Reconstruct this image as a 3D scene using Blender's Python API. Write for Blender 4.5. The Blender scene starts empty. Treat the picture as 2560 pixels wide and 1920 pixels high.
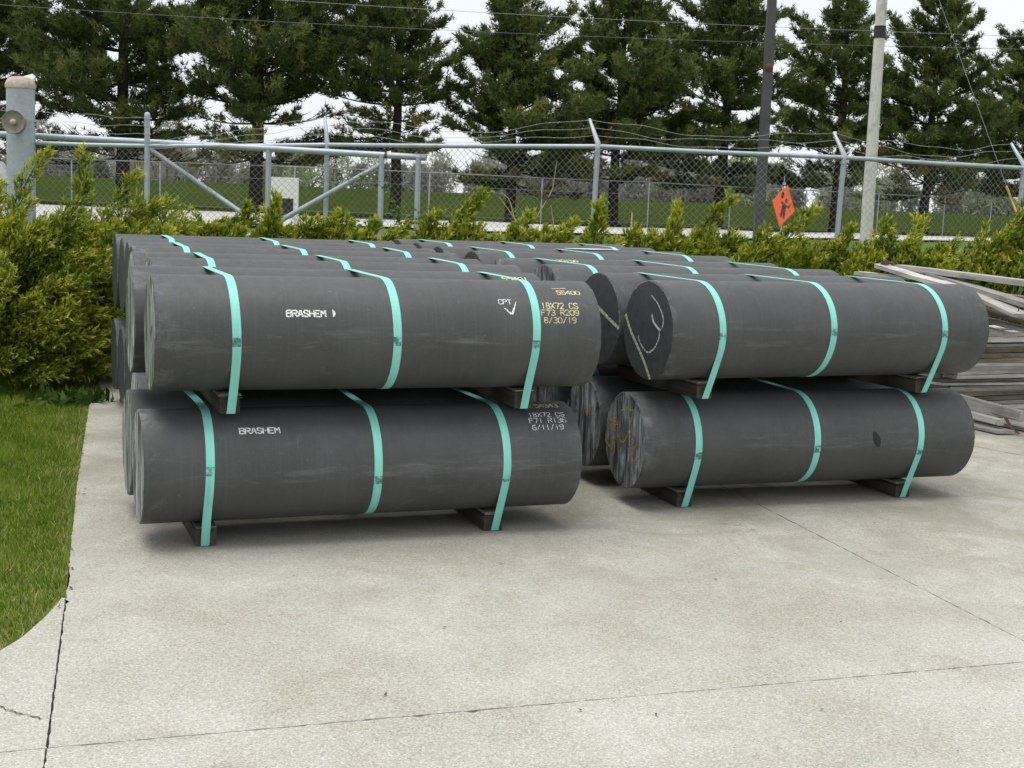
import bpy, bmesh, math, random
import numpy as np
from mathutils import Matrix, Vector

random.seed(7)
RNG = np.random.default_rng(7)
sc = bpy.context.scene
COL = sc.collection
rad = math.radians

# ------------------------------------------------------------------ camera
PITCH, ROLL, EYE, FPX = 7.871, 2.306, 1.4342, 3403.4
cp, sp = math.cos(rad(PITCH)), math.sin(rad(PITCH))
cr, sr = math.cos(rad(ROLL)), math.sin(rad(ROLL))
fwd = Vector((0, cp, -sp)); up0 = Vector((0, sp, cp)); rt0 = Vector((1, 0, 0))
rt = rt0 * cr + up0 * sr; up = up0 * cr - rt0 * sr
cam_d = bpy.data.cameras.new('camera'); cam = bpy.data.objects.new('camera', cam_d); COL.objects.link(cam)
cam.matrix_world = Matrix(((rt.x, up.x, -fwd.x, 0), (rt.y, up.y, -fwd.y, 0), (rt.z, up.z, -fwd.z, EYE), (0, 0, 0, 1)))
cam_d.sensor_width = 36; cam_d.lens = FPX / 2560 * 36
cam_d.clip_start = 0.05; cam_d.clip_end = 3000
sc.camera = cam

# ------------------------------------------------------------------ overcast sky, soft sun, exposure
SUN_EL, SUN_AZ = 78, -120            # degrees; azimuth from +Y towards +X
w = bpy.data.worlds.new('World'); sc.world = w; w.use_nodes = True
nt = w.node_tree; nt.nodes.clear()
sky = nt.nodes.new('ShaderNodeTexSky'); sky.sky_type = 'NISHITA'; sky.sun_disc = False
sky.sun_elevation = rad(SUN_EL); sky.sun_rotation = rad(SUN_AZ)
sky.air_density = 1.0; sky.dust_density = 2.0; sky.ozone_density = 1.0
bg = nt.nodes.new('ShaderNodeBackground'); bg.inputs['Strength'].default_value = 0.12
nt.links.new(sky.outputs[0], bg.inputs['Color'])
# closed cloud deck: even milky white all round with faint mottling
tc = nt.nodes.new('ShaderNodeTexCoord'); cn = nt.nodes.new('ShaderNodeTexNoise'); cn.inputs['Scale'].default_value = 2.2; cn.inputs['Detail'].default_value = 5
crp = nt.nodes.new('ShaderNodeValToRGB'); crp.color_ramp.elements[0].position = .3; crp.color_ramp.elements[0].color = (.86, .885, .92, 1); crp.color_ramp.elements[1].position = .7; crp.color_ramp.elements[1].color = (.98, .985, 1.0, 1)
nt.links.new(tc.outputs['Generated'], cn.inputs['Vector']); nt.links.new(cn.outputs['Fac'], crp.inputs[0])
deck = nt.nodes.new('ShaderNodeBackground'); deck.inputs['Strength'].default_value = 0.66; nt.links.new(crp.outputs[0], deck.inputs['Color'])
wm = nt.nodes.new('ShaderNodeMixShader'); wm.inputs[0].default_value = .90
wo = nt.nodes.new('ShaderNodeOutputWorld')
nt.links.new(bg.outputs[0], wm.inputs[1]); nt.links.new(deck.outputs[0], wm.inputs[2]); nt.links.new(wm.outputs[0], wo.inputs[0])
sd = bpy.data.lights.new('sun', 'SUN'); sun = bpy.data.objects.new('sun', sd); COL.objects.link(sun)
sd.energy = 1.5; sd.angle = rad(40); sd.color = (1, 0.97, 0.93)
v = Vector((math.sin(rad(SUN_AZ)) * math.cos(rad(SUN_EL)), math.cos(rad(SUN_AZ)) * math.cos(rad(SUN_EL)), math.sin(rad(SUN_EL))))
sun.rotation_euler = v.to_track_quat('Z', 'Y').to_euler(); sun.location = (0, 0, 30)
sc.view_settings.view_transform = 'Standard'; sc.view_settings.look = 'None'
sc.view_settings.exposure = 0.72; sc.view_settings.gamma = 1.0
sc.view_settings.use_curve_mapping = False
sc.cycles.max_bounces = 4; sc.cycles.diffuse_bounces = 2; sc.cycles.glossy_bounces = 2; sc.cycles.transmission_bounces = 2; sc.cycles.transparent_max_bounces = 8

# ------------------------------------------------------------------ helpers
def tag(o, label=None, cat=None, group=None, kind=None):
    if label: o['label'] = label
    if cat: o['category'] = cat
    if group: o['group'] = group
    if kind: o['kind'] = kind
    return o

def empty(name, loc=(0, 0, 0), rz=0.0, **k):
    o = bpy.data.objects.new(name, None); COL.objects.link(o)
    o.empty_display_size = 0.1; o.location = loc; o.rotation_euler = (0, 0, rz)
    return tag(o, **k)

def link(name, me, mat=None, parent=None):
    o = bpy.data.objects.new(name, me); COL.objects.link(o)
    if mat is not None:
        for m in (mat if isinstance(mat, (list, tuple)) else [mat]):
            me.materials.append(m)
    if parent is not None: o.parent = parent
    return o

class MB:
    """collects faces into one mesh"""
    def __init__(s): s.v = []; s.f = []; s.mi = []; s.sm = []
    def add(s, vs, fs, mi=0, sm=False):
        b = len(s.v); s.v += [tuple(p) for p in vs]
        for f in fs: s.f.append(tuple(b + i for i in f)); s.mi.append(mi); s.sm.append(sm)
    def box(s, c, d, M=None, mi=0, j=0.0):
        vs = []
        for x in (-.5, .5):
            for y in (-.5, .5):
                for z in (-.5, .5):
                    p = Vector((x * d[0], y * d[1], z * d[2]))
                    if j: p += Vector((random.uniform(-j, j), random.uniform(-j, j), random.uniform(-j, j)))
                    if M is not None: p = M @ p
                    vs.append(p + Vector(c))
        s.add(vs, [(0, 1, 3, 2), (4, 6, 7, 5), (0, 4, 5, 1), (2, 3, 7, 6), (0, 2, 6, 4), (1, 5, 7, 3)], mi)
    def tube(s, pts, r, n=8, mi=0, cap=True, sm=True):
        pts = [Vector(p) for p in pts]
        rr = r if isinstance(r, (list, tuple)) else [r] * len(pts)
        vs = []; prev = None
        for i, p in enumerate(pts):
            t = (pts[min(i + 1, len(pts) - 1)] - pts[max(i - 1, 0)]).normalized()
            if prev is None:
                a = Vector((0, 0, 1)) if abs(t.z) < .9 else Vector((1, 0, 0))
                u = t.cross(a).normalized()
            else:
                u = (prev - t * prev.dot(t)).normalized()
            prev = u; w_ = t.cross(u)
            for k in range(n):
                q = 2 * math.pi * k / n
                vs.append(p + (u * math.cos(q) + w_ * math.sin(q)) * rr[i])
        fs = []
        for i in range(len(pts) - 1):
            for k in range(n):
                a, b = i * n + k, i * n + (k + 1) % n
                fs.append((a, b, b + n, a + n))
        s.add(vs, fs, mi, sm)
        if cap:
            s.add(vs[:n], [tuple(range(n - 1, -1, -1))], mi); s.add(vs[-n:], [tuple(range(n))], mi)
    def lathe(s, prof, c=(0, 0, 0), n=24, mi=0, axis='z', sm=True):
        vs = []
        for (r, z) in prof:
            for k in range(n):
                q = 2 * math.pi * k / n
                p = (r * math.cos(q), r * math.sin(q), z)
                if axis == 'y': p = (p[0], -p[2], p[1])
                if axis == 'x': p = (p[2], p[0], p[1])
                vs.append((p[0] + c[0], p[1] + c[1], p[2] + c[2]))
        fs = [(i * n + k, i * n + (k + 1) % n, (i + 1) * n + (k + 1) % n, (i + 1) * n + k) for i in range(len(prof) - 1) for k in range(n)]
        s.add(vs, fs, mi, sm)
    def build(s, name, mat, parent=None):
        me = bpy.data.meshes.new(name); me.from_pydata(s.v, [], s.f)
        me.polygons.foreach_set('material_index', s.mi); me.polygons.foreach_set('use_smooth', s.sm); me.update()
        return link(name, me, mat, parent)

def npmesh(name, V, F, mat, parent=None, tone=None, smooth=False):
    V = np.ascontiguousarray(V, dtype=np.float32); F = np.ascontiguousarray(F, dtype=np.int32)
    me = bpy.data.meshes.new(name)
    me.vertices.add(len(V)); me.vertices.foreach_set('co', V.ravel())
    m, k = F.shape
    me.loops.add(m * k); me.loops.foreach_set('vertex_index', F.ravel())
    me.polygons.add(m); me.polygons.foreach_set('loop_start', np.arange(0, m * k, k, dtype=np.int32))
    if smooth: me.polygons.foreach_set('use_smooth', np.ones(m, dtype=bool))
    me.update(calc_edges=True)
    if tone is not None:
        a = me.attributes.new('tone', 'FLOAT', 'POINT'); a.data.foreach_set('value', np.ascontiguousarray(tone, dtype=np.float32))
    return link(name, me, mat, parent)

def nrm(a): return a / np.maximum(np.linalg.norm(a, axis=-1, keepdims=True), 1e-9)

def blades(P, D, Ls, Ws, rng):
    """one thin triangle per (root, direction, length, width)"""
    n = len(P); D = nrm(D)
    side = nrm(np.cross(D, rng.normal(size=(n, 3))))
    a = P - side * Ws[:, None] * .5; b = P + side * Ws[:, None] * .5; c = P + D * Ls[:, None]
    V = np.stack([a, b, c], 1).reshape(-1, 3)
    return V, np.arange(3 * n).reshape(-1, 3)

def leaves4(P, D, Ls, Ws, rng):
    """one slim four-sided leaf per root"""
    n = len(P); D = nrm(D)
    side = nrm(np.cross(D, rng.normal(size=(n, 3))))
    m = P + D * (Ls * .5)[:, None]
    V = np.stack([P, m - side * Ws[:, None] * .5, P + D * Ls[:, None], m + side * Ws[:, None] * .5], 1).reshape(-1, 3)
    return V, np.arange(4 * n).reshape(-1, 4)

# ------------------------------------------------------------------ materials
class NT:
    def __init__(s, name):
        s.m = bpy.data.materials.new(name); s.m.use_nodes = True; s.t = s.m.node_tree
        s.b = s.t.nodes['Principled BSDF']; s.out = s.t.nodes['Material Output']
    def n(s, kind, **k):
        o = s.t.nodes.new('ShaderNode' + kind)
        for a, v_ in k.items():
            if a.startswith('i_'): o.inputs[int(a[2:])].default_value = v_
            else: setattr(o, a, v_)
        return o
    def l(s, a, b): s.t.links.new(a, b)
    def coord(s, kind='Object', scale=(1, 1, 1), rot=(0, 0, 0)):
        t = s.n('TexCoord'); m = s.n('Mapping'); m.inputs['Scale'].default_value = scale; m.inputs['Rotation'].default_value = rot
        s.l(t.outputs[kind], m.inputs[0]); return m.outputs[0]
    def noise(s, vec, scale, detail=4, rough=.55, dist=0):
        o = s.n('TexNoise'); o.inputs['Scale'].default_value = scale; o.inputs['Detail'].default_value = detail
        o.inputs['Roughness'].default_value = rough; o.inputs['Distortion'].default_value = dist
        if vec is not None: s.l(vec, o.inputs['Vector'])
        return o.outputs['Fac']
    def ramp(s, fac, stops):
        o = s.n('ValToRGB'); e = o.color_ramp.elements
        while len(e) < len(stops): e.new(.5)
        for i, (p, c) in enumerate(stops):
            e[i].position = p; e[i].color = (c if isinstance(c, (tuple, list)) else (c, c, c)) + ((1,) if len(c if isinstance(c, (tuple, list)) else (c, c, c)) == 3 else ())
        s.l(fac, o.inputs[0]); return o.outputs[0]
    def mix(s, fac, a, b, blend='MIX'):
        o = s.n('MixRGB', blend_type=blend)
        for i, x in ((0, fac), (1, a), (2, b)):
            if isinstance(x, (int, float)): o.inputs[i].default_value = x if i == 0 else (x, x, x, 1)
            elif isinstance(x, tuple): o.inputs[i].default_value = x + (1,) if len(x) == 3 else x
            else: s.l(x, o.inputs[i])
        return o.outputs[0]
    def bump(s, h, strength=.3, dist=.002):
        o = s.n('Bump'); o.inputs['Strength'].default_value = strength; o.inputs['Distance'].default_value = dist
        s.l(h, o.inputs['Height']); s.l(o.outputs[0], s.b.inputs['Normal']); return o
    def base(s, c):
        if isinstance(c, tuple): s.b.inputs['Base Color'].default_value = c + (1,)
        else: s.l(c, s.b.inputs['Base Color'])
    def rough(s, r, spec=None):
        if isinstance(r, (int, float)): s.b.inputs['Roughness'].default_value = r
        else: s.l(r, s.b.inputs['Roughness'])
        if spec is not None: s.b.inputs['Specular IOR Level'].default_value = spec
    def rnd(s):
        o = s.n('ObjectInfo'); return o.outputs['Random']

LL_LEN = 1.829
def mat_graphite(name, face=0):
    m = NT(name)
    v_ = m.coord('Object'); r = m.rnd()
    add = m.n('VectorMath', operation='ADD'); sc_ = m.n('VectorMath', operation='SCALE')
    cmb = m.n('CombineXYZ'); m.l(r, cmb.inputs[0]); m.l(r, cmb.inputs[1]); m.l(r, cmb.inputs[2])
    m.l(cmb.outputs[0], sc_.inputs[0]); sc_.inputs['Scale'].default_value = 37.0
    m.l(v_, add.inputs[0]); m.l(sc_.outputs[0], add.inputs[1]); vec = add.outputs[0]
    fine = m.noise(vec, 260, 3, .7)
    col = m.ramp(fine, [(.3, (.044, .046, .046)), (.7, (.074, .077, .077))])
    big = m.noise(vec, 3.2, 4, .6)
    col = m.mix(m.ramp(big, [(.38, 0.0), (.75, .6)]), col, (.092, .096, .099))
    if face == 0:
        st = m.n('Mapping'); st.inputs['Scale'].default_value = (1.4, 9, 9); m.l(vec, st.inputs[0])
        scuff = m.noise(st.outputs[0], 2.6, 5, .65, .6)
        f1 = m.ramp(scuff, [(.63, 0.0), (.78, .35)])
        col = m.mix(f1, col, (.19, .19, .195))
        sc2 = m.noise(vec, 11, 6, .75, 1.2)
        col = m.mix(m.ramp(sc2, [(.62, 0.0), (.78, .45)]), col, (.22, .225, .225))
        # turning marks round the barrel, and rub marks along the widest line of the flank
        tm = m.n('Mapping'); tm.inputs['Scale'].default_value = (140, 1.2, 1.2); m.l(vec, tm.inputs[0])
        col = m.mix(m.ramp(m.noise(tm.outputs[0], 1.0, 3, .6), [(.52, 0.0), (.75, .22)]), col, (.12, .122, .125))
        sx = m.n('SeparateXYZ'); m.l(v_, sx.inputs[0])
        mr = m.n('MapRange'); m.l(sx.outputs[2], mr.inputs[0]); mr.inputs[1].default_value = -.09; mr.inputs[2].default_value = .09
        bnd = m.ramp(mr.outputs[0], [(0.0, 0.0), (.42, 1.0), (.62, .75), (1.0, 0.0)])
        rub = m.n('Mapping'); rub.inputs['Scale'].default_value = (1.6, 1, 13); m.l(vec, rub.inputs[0])
        rb_ = m.ramp(m.noise(rub.outputs[0], 1.6, 7, .8, .25), [(.52, 0.0), (.75, .8)])
        col = m.mix(m.mix(1.0, bnd, rb_, 'MULTIPLY'), col, (.19, .194, .195))
        # dusty wear creeping in from the rims
        ab = m.n('MapRange'); m.l(sx.outputs[0], ab.inputs[0]); ab.inputs[1].default_value = 0.0; ab.inputs[2].default_value = LL_LEN
        rim = m.ramp(ab.outputs[0], [(0.0, 1.0), (.06, 0.0), (.955, 0.0), (1.0, .6)])
        rimn = m.ramp(m.noise(vec, 7, 7, .78, .5), [(.50, 0.0), (.74, .6)])
        col = m.mix(m.mix(1.0, rim, rimn, 'MULTIPLY'), col, (.30, .31, .315))
        sp_ = m.noise(vec, 90, 2, .5)
        col = m.mix(m.ramp(sp_, [(.7, 0.0), (.8, .35)]), col, (.26, .26, .26))
        dk = m.noise(vec, 6, 4, .6, .4)
        col = m.mix(m.ramp(dk, [(.66, 0.0), (.75, .5)]), col, (.04, .04, .042))
    else:
        st = m.n('Mapping'); st.inputs['Scale'].default_value = (1, 13, 1.7); m.l(vec, st.inputs[0])
        if face == 2:   # chalky tracks scratched down the sawn face
            streak = m.noise(st.outputs[0], 1.3, 6, .7, .8)
            col = m.mix(m.ramp(streak, [(.43, 0.0), (.60, .9)]), (.022, .024, .028), (.42, .45, .47))
            patch = m.noise(vec, 7, 4, .6)
            col = m.mix(m.ramp(patch, [(.36, .7), (.56, 0.0)]), col, (.028, .03, .033))
        elif face == 3: # pale weathered streaks
            streak = m.noise(st.outputs[0], .75, 6, .75, 2.6)
            col = m.mix(m.ramp(streak, [(.47, 0.0), (.60, .95)]), (.045, .046, .05), (.58, .59, .60))
        else:
            sw = m.noise(vec, 22, 5, .7)
            col = m.mix(m.ramp(sw, [(.4, .0), (.8, .5)]), (.036, .037, .039), (.095, .097, .10))
    m.base(col)
    rn = m.noise(vec, 24, 4, .6)
    m.rough(m.ramp(rn, [(.3, .46), (.7, .64)]), .42)
    m.bump(m.noise(vec, 210, 4, .7), .5, .0022)
    return m.m

def mat_concrete():
    m = NT('concrete'); v_ = m.coord('Object')
    big = m.noise(v_, .8, 5, .6); col = m.ramp(big, [(.36, (.33, .315, .255)), (.64, (.53, .518, .468))])
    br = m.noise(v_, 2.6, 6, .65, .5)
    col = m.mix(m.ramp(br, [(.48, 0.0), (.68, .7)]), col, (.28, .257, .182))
    wh = m.noise(v_, 3.7, 6, .7, .8)
    col = m.mix(m.ramp(wh, [(.56, 0.0), (.72, .55)]), col, (.50, .49, .46))
    vo = m.n('TexVoronoi'); vo.inputs['Scale'].default_value = 190; m.l(v_, vo.inputs['Vector'])
    sep = m.n('SeparateColor'); m.l(vo.outputs['Color'], sep.inputs[0])
    col = m.mix(.45, col, m.ramp(sep.outputs[0], [(0.0, (.17, .165, .14)), (.25, (.36, .35, .305)), (.7, (.46, .45, .40)), (1.0, (.70, .69, .64))]))
    sp = m.noise(v_, 120, 3, .7)
    col = m.mix(m.ramp(sp, [(.56, 0.0), (.71, .75)]), col, (.14, .135, .115))
    sp3 = m.noise(v_, 85, 3, .7)
    col = m.mix(m.ramp(sp3, [(.58, 0.0), (.72, .6)]), col, (.58, .565, .52))
    sp2 = m.noise(v_, 21, 5, .75)
    col = m.mix(m.ramp(sp2, [(.62, 0.0), (.72, .28)]), col, (.25, .235, .2))
    # broom drag lines
    bl = m.n('Mapping'); bl.inputs['Rotation'].default_value = (0, 0, rad(-18)); bl.inputs['Scale'].default_value = (70, 2.2, 1); m.l(v_, bl.inputs[0])
    broom = m.noise(bl.outputs[0], 1.0, 3, .6)
    col = m.mix(m.ramp(broom, [(.56, 0.0), (.75, .22)]), col, (.56, .55, .5))
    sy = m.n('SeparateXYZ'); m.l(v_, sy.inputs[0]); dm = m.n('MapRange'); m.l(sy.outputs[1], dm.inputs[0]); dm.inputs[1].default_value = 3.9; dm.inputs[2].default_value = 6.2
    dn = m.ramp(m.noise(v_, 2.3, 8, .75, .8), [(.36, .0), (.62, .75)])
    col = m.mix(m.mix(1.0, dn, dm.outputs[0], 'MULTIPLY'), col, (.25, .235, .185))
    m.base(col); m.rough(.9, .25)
    h = m.mix(.5, m.noise(v_, 240, 3, .7), sep.outputs[1]); m.bump(h, .55, .004)
    return m.m

def mat_leaf(name, stops, rough=.5, trans=.25, spec=.4):
    m = NT(name); a = m.n('Attribute', attribute_name='tone')
    col = m.ramp(a.outputs['Fac'], stops)
    if spec <= .3:          # matt foliage
        d = m.n('BsdfDiffuse'); m.l(col, d.inputs[0]); tr = m.n('BsdfTranslucent'); m.l(col, tr.inputs[0]); mx = m.n('MixShader'); mx.inputs[0].default_value = trans
        m.l(d.outputs[0], mx.inputs[1]); m.l(tr.outputs[0], mx.inputs[2]); m.l(mx.outputs[0], m.out.inputs[0]); m.t.nodes.remove(m.b); return m.m
    m.base(col); m.rough(rough, spec)
    tr = m.n('BsdfTranslucent'); m.l(col, tr.inputs[0]); mx = m.n('MixShader'); mx.inputs[0].default_value = trans
    m.l(m.b.outputs[0], mx.inputs[1]); m.l(tr.outputs[0], mx.inputs[2]); m.l(mx.outputs[0], m.out.inputs[0])
    return m.m

def mat_simple(name, col, rough=.6, metal=0.0, var=.25, scale=8, spec=.5, bumpy=0):
    m = NT(name); v_ = m.coord('Object'); n_ = m.noise(v_, scale, 5, .65)
    lo = tuple(c * (1 - var) for c in col); hi = tuple(min(1, c * (1 + var)) for c in col)
    m.base(m.ramp(n_, [(.3, lo), (.7, hi)])); m.rough(rough, spec); m.b.inputs['Metallic'].default_value = metal
    if bumpy: m.bump(m.noise(v_, scale * 12, 3), bumpy, .003)
    return m.m

def mat_wood(name, a, b, dark, gs=(1.2, 26, 26)):
    m = NT(name); v_ = m.coord('Object'); r = m.rnd()
    cmb = m.n('CombineXYZ'); m.l(r, cmb.inputs[0]); m.l(r, cmb.inputs[2])
    add = m.n('VectorMath', operation='MULTIPLY_ADD'); m.l(cmb.outputs[0], add.inputs[0]); add.inputs[1].default_value = (31, 31, 31); m.l(v_, add.inputs[2])
    st = m.n('Mapping'); st.inputs['Scale'].default_value = gs; m.l(add.outputs[0], st.inputs[0])
    g = m.noise(st.outputs[0], 2.2, 6, .7, .5)
    col = m.ramp(g, [(.3, a), (.65, b)])
    col = m.mix(m.ramp(m.noise(st.outputs[0], 4, 3, .6), [(.60, 0.0), (.75, .8)]), col, dark)
    blot = m.noise(add.outputs[0], 5, 4, .6)
    col = m.mix(m.ramp(blot, [(.5, 0.0), (.75, .5)]), col, dark)
    hue = m.ramp(r, [(0, .62), (.5, 1.0), (1, 1.15)])
    col = m.mix(1.0, col, hue, 'MULTIPLY')
    m.base(col); m.rough(.85, .2); m.bump(g, .5, .004); return m.m

def mat_galv(name='galvanised_steel', base=(.42, .45, .49)):
    m = NT(name); v_ = m.coord('Object')
    vo = m.n('TexVoronoi'); vo.inputs['Scale'].default_value = 22; m.l(v_, vo.inputs['Vector'])
    sep = m.n('SeparateColor'); m.l(vo.outputs['Color'], sep.inputs[0])
    col = m.mix(.25, base, m.ramp(sep.outputs[0], [(0, tuple(c * .7 for c in base)), (1, tuple(min(1, c * 1.3) for c in base))]))
    d = m.noise(v_, 5, 6, .7); col = m.mix(m.ramp(d, [(.5, 0.0), (.75, .6)]), col, tuple(c * .55 for c in base))
    ru = m.noise(v_, 9, 6, .7); col = m.mix(m.ramp(ru, [(.70, 0.0), (.78, .7)]), col, (.19, .12, .08))
    m.base(col); m.rough(.5, .5); m.b.inputs['Metallic'].default_value = .35; return m.m

def mat_paint(name, col, lo=.38, hi=.55, scale=160):
    """sprayed paint or chalk, worn through in specks"""
    m = NT(name); v_ = m.coord('Object'); n_ = m.noise(v_, scale, 4, .7)
    m.base(col); m.rough(.8, .2)
    tr = m.n('BsdfTransparent'); mx = m.n('MixShader'); m.l(m.ramp(n_, [(lo, 0.0), (hi, 1.0)]), mx.inputs[0])
    m.l(tr.outputs[0], mx.inputs[1]); m.l(m.b.outputs[0], mx.inputs[2]); m.l(mx.outputs[0], m.out.inputs[0]); return m.m

def mat_grass_ground(name, a, b, c):
    m = NT(name); v_ = m.coord('Object')
    col = m.ramp(m.noise(v_, 60, 4, .7), [(.3, a), (.7, b)])
    col = m.mix(m.ramp(m.noise(v_, 1.4, 5, .65), [(.45, 0.0), (.7, .6)]), col, c)
    big = m.noise(v_, .12, 5, .6); col = m.mix(m.ramp(big, [(.4, 0.0), (.7, .5)]), col, a)
    m.base(col); m.rough(1.0, 0.0); m.bump(m.noise(v_, 90, 4, .7), .4, .01); return m.m

def mat_strap():
    m = NT('teal_strapping'); v_ = m.coord('Object')
    st = m.n('Mapping'); st.inputs['Scale'].default_value = (120, 3, 3); m.l(v_, st.inputs[0])
    col = m.ramp(m.noise(st.outputs[0], 1, 3, .6), [(.3, (.20, .60, .51)), (.7, (.265, .70, .605))])
    col = m.mix(m.ramp(m.noise(v_, 9, 5, .7), [(.58, 0.0), (.72, .28)]), col, (.10, .30, .25))
    m.base(col); m.rough(.42, .45); m.bump(m.noise(st.outputs[0], 2, 2), .25, .001); return m.m

M = dict(
    side=mat_graphite('graphite_side', 0), face=mat_graphite('graphite_face', 1), facec=mat_graphite('graphite_face_chalky', 2), facew=mat_graphite('graphite_face_weathered', 3),
    concrete=mat_concrete(), strap=mat_strap(), galv=mat_galv(), galvp=mat_galv('painted_galvanised_steel', (.40, .44, .50)),
    seal=mat_paint('dark_crimp_smear', (.10, .22, .19), .40, .85, 45),
    skid=mat_wood('dark_timber', (.036, .030, .024), (.082, .070, .057), (.014, .012, .010), (26, 1.2, 26)),
    shim=mat_wood('pale_shim', (.14, .125, .105), (.23, .21, .18), (.06, .05, .04)),
    board=mat_wood('weathered_board', (.30, .29, .265), (.58, .57, .535), (.10, .092, .08)),
    boardd=mat_wood('brown_board', (.095, .078, .06), (.24, .21, .17), (.035, .03, .024)),
    pole=mat_wood('pole_timber', (.44, .43, .405), (.60, .59, .56), (.17, .16, .145), (26, 26, 1.2)),
    white=mat_paint('white_stencil_paint', (.85, .85, .83), .37, .50, 210), yellow=mat_paint('yellow_stencil_paint', (.78, .72, .40), .37, .52, 210),
    chalk=mat_paint('chalk', (.62, .64, .60), .36, .60, 70), lime=mat_paint('pale_marker', (.56, .60, .48), .30, .58, 70), ochre=mat_paint('ochre_crayon', (.42, .33, .10), .36, .56, 80),
    dirt=mat_simple('dark_soil', (.06, .052, .042), .95, 0, .4, 30), bark=mat_simple('pine_bark', (.042, .034, .028), .95, 0, .45, 14, .1, .6),
    twig=mat_simple('twig_bark', (.10, .085, .065), .9, 0, .3, 20, .1), dry=mat_simple('dry_stem', (.42, .36, .25), .9, 0, .25, 20, .1),
    road=mat_simple('road_concrete', (.46, .455, .44), .9, 0, .12, 3, .2), kerb=mat_simple('kerb_concrete', (.62, .61, .58), .9, 0, .1, 3, .2),
    dark=mat_simple('dark_steel', (.075, .075, .08), .5, .3, .2, 4), rust=mat_simple('rust', (.11, .05, .032), .85, 0, .35, 20),
    cap=mat_simple('stained_cap', (.42, .37, .30), .8, 0, .35, 12, .2), wheel=mat_simple('grey_wheel', (.25, .235, .205), .7, 0, .2, 20),
    blackp=mat_simple('black_plastic', (.02, .02, .02), .6, 0, .2, 10), whitep=mat_simple('white_panel', (.82, .82, .81), .5, 0, .05, 4),
    orange=mat_simple('orange_fabric', (.95, .135, .02), .55, 0, .08, 6), yel=mat_simple('yellow_guard', (.75, .55, .06), .5, 0, .1, 10),
    carw=mat_simple('white_car_paint', (.82, .83, .84), .25, 0, .03, 2), glass=mat_simple('dark_glass', (.02, .025, .03), .08, 0, .1, 2), rubber=mat_simple('tyre_rubber', (.02, .02, .02), .8, 0, .2, 20),
    alloy=mat_simple('alloy', (.6, .6, .6), .35, .6, .1, 5), red=mat_simple('red_lens', (.35, .02, .02), .3, 0, .1, 5),
    wire=mat_simple('fence_wire', (.30, .305, .31), .5, .4, .3, 3), line=mat_simple('power_line', (.16, .16, .165), .6, 0, .1, 3),
    twine=mat_simple('tan_twine', (.55, .40, .20), .9, 0, .2, 40), paper=mat_simple('paper', (.7, .7, .68), .8, 0, .1, 10),
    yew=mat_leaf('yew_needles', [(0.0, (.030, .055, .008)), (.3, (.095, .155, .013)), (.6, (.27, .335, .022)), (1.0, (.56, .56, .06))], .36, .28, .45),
    pine=mat_leaf('pine_needles', [(0.0, (.036, .058, .018)), (.4, (.088, .126, .040)), (.80, (.185, .215, .066)), (1.0, (.22, .17, .06))], .6, .2, .3),
    far=mat_leaf('far_foliage', [(0.0, (.16, .18, .15)), (.35, (.32, .31, .27)), (.7, (.34, .39, .23)), (1.0, (.42, .50, .25))], .8, .35, .2),  # leaf colours lightened so distance haze is baked into the far wood
    blade=mat_leaf('grass_blades', [(0.0, (.055, .105, .010)), (.45, (.178, .265, .028)), (.75, (.33, .39, .07)), (1.0, (.56, .47, .24))], .55, .3, .3),
    lawn=mat_grass_ground('lawn', (.075, .11, .026), (.13, .19, .045), (.18, .18, .07)), berm=mat_grass_ground('berm_grass', (.027, .044, .009), (.047, .068, .014), (.066, .068, .022)),
    weed=mat_leaf('weed_leaf', [(0, (.03, .06, .014)), (1, (.075, .13, .03))], .5, .2, .3), vine=mat_leaf('vine_leaf', [(0, (.07, .13, .03)), (1, (.22, .32, .08))], .5, .3, .3),
)

# ================================================================== SETTING
def sstep(a, b, x):
    t = np.clip((x - a) / (b - a), 0, 1); return t * t * (3 - 2 * t)
def zg(x, y):
    x = np.asarray(x, float); y = np.asarray(y, float)
    z = -.02 + .44 * sstep(12, 30, y)
    z = z + sstep(67, 84, y) * (1.02 - .002 * np.clip(x, -60, 60)) - sstep(95, 150, y) * .6
    return z + .03 * np.sin(x * .7 + y * .31) * sstep(14, 18, y)

ys = np.concatenate([np.linspace(-60, 0, 7), np.linspace(2, 11, 8), np.linspace(12, 44, 44), np.linspace(45, 100, 60), np.linspace(108, 260, 16), np.array([350, 600, 1200])])
xs = np.concatenate([np.array([-900, -400, -200]), np.linspace(-120, -40, 12), np.linspace(-36, 44, 70), np.linspace(50, 130, 12), np.array([220, 420, 900])])
X, Y = np.meshgrid(xs, ys); V = np.stack([X, Y, zg(X, Y)], -1).reshape(-1, 3)
nx, ny = len(xs), len(ys)
F = np.array([(j * nx + i, j * nx + i + 1, (j + 1) * nx + i + 1, (j + 1) * nx + i) for j in range(ny - 1) for i in range(nx - 1)])
g = npmesh('ground', V, F, [M['lawn'], M['berm']], smooth=True); tag(g, kind='structure')
g.data.polygons.foreach_set('material_index', [1 if ys[i // (nx - 1)] > 52 else 0 for i in range(len(F))])

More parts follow.
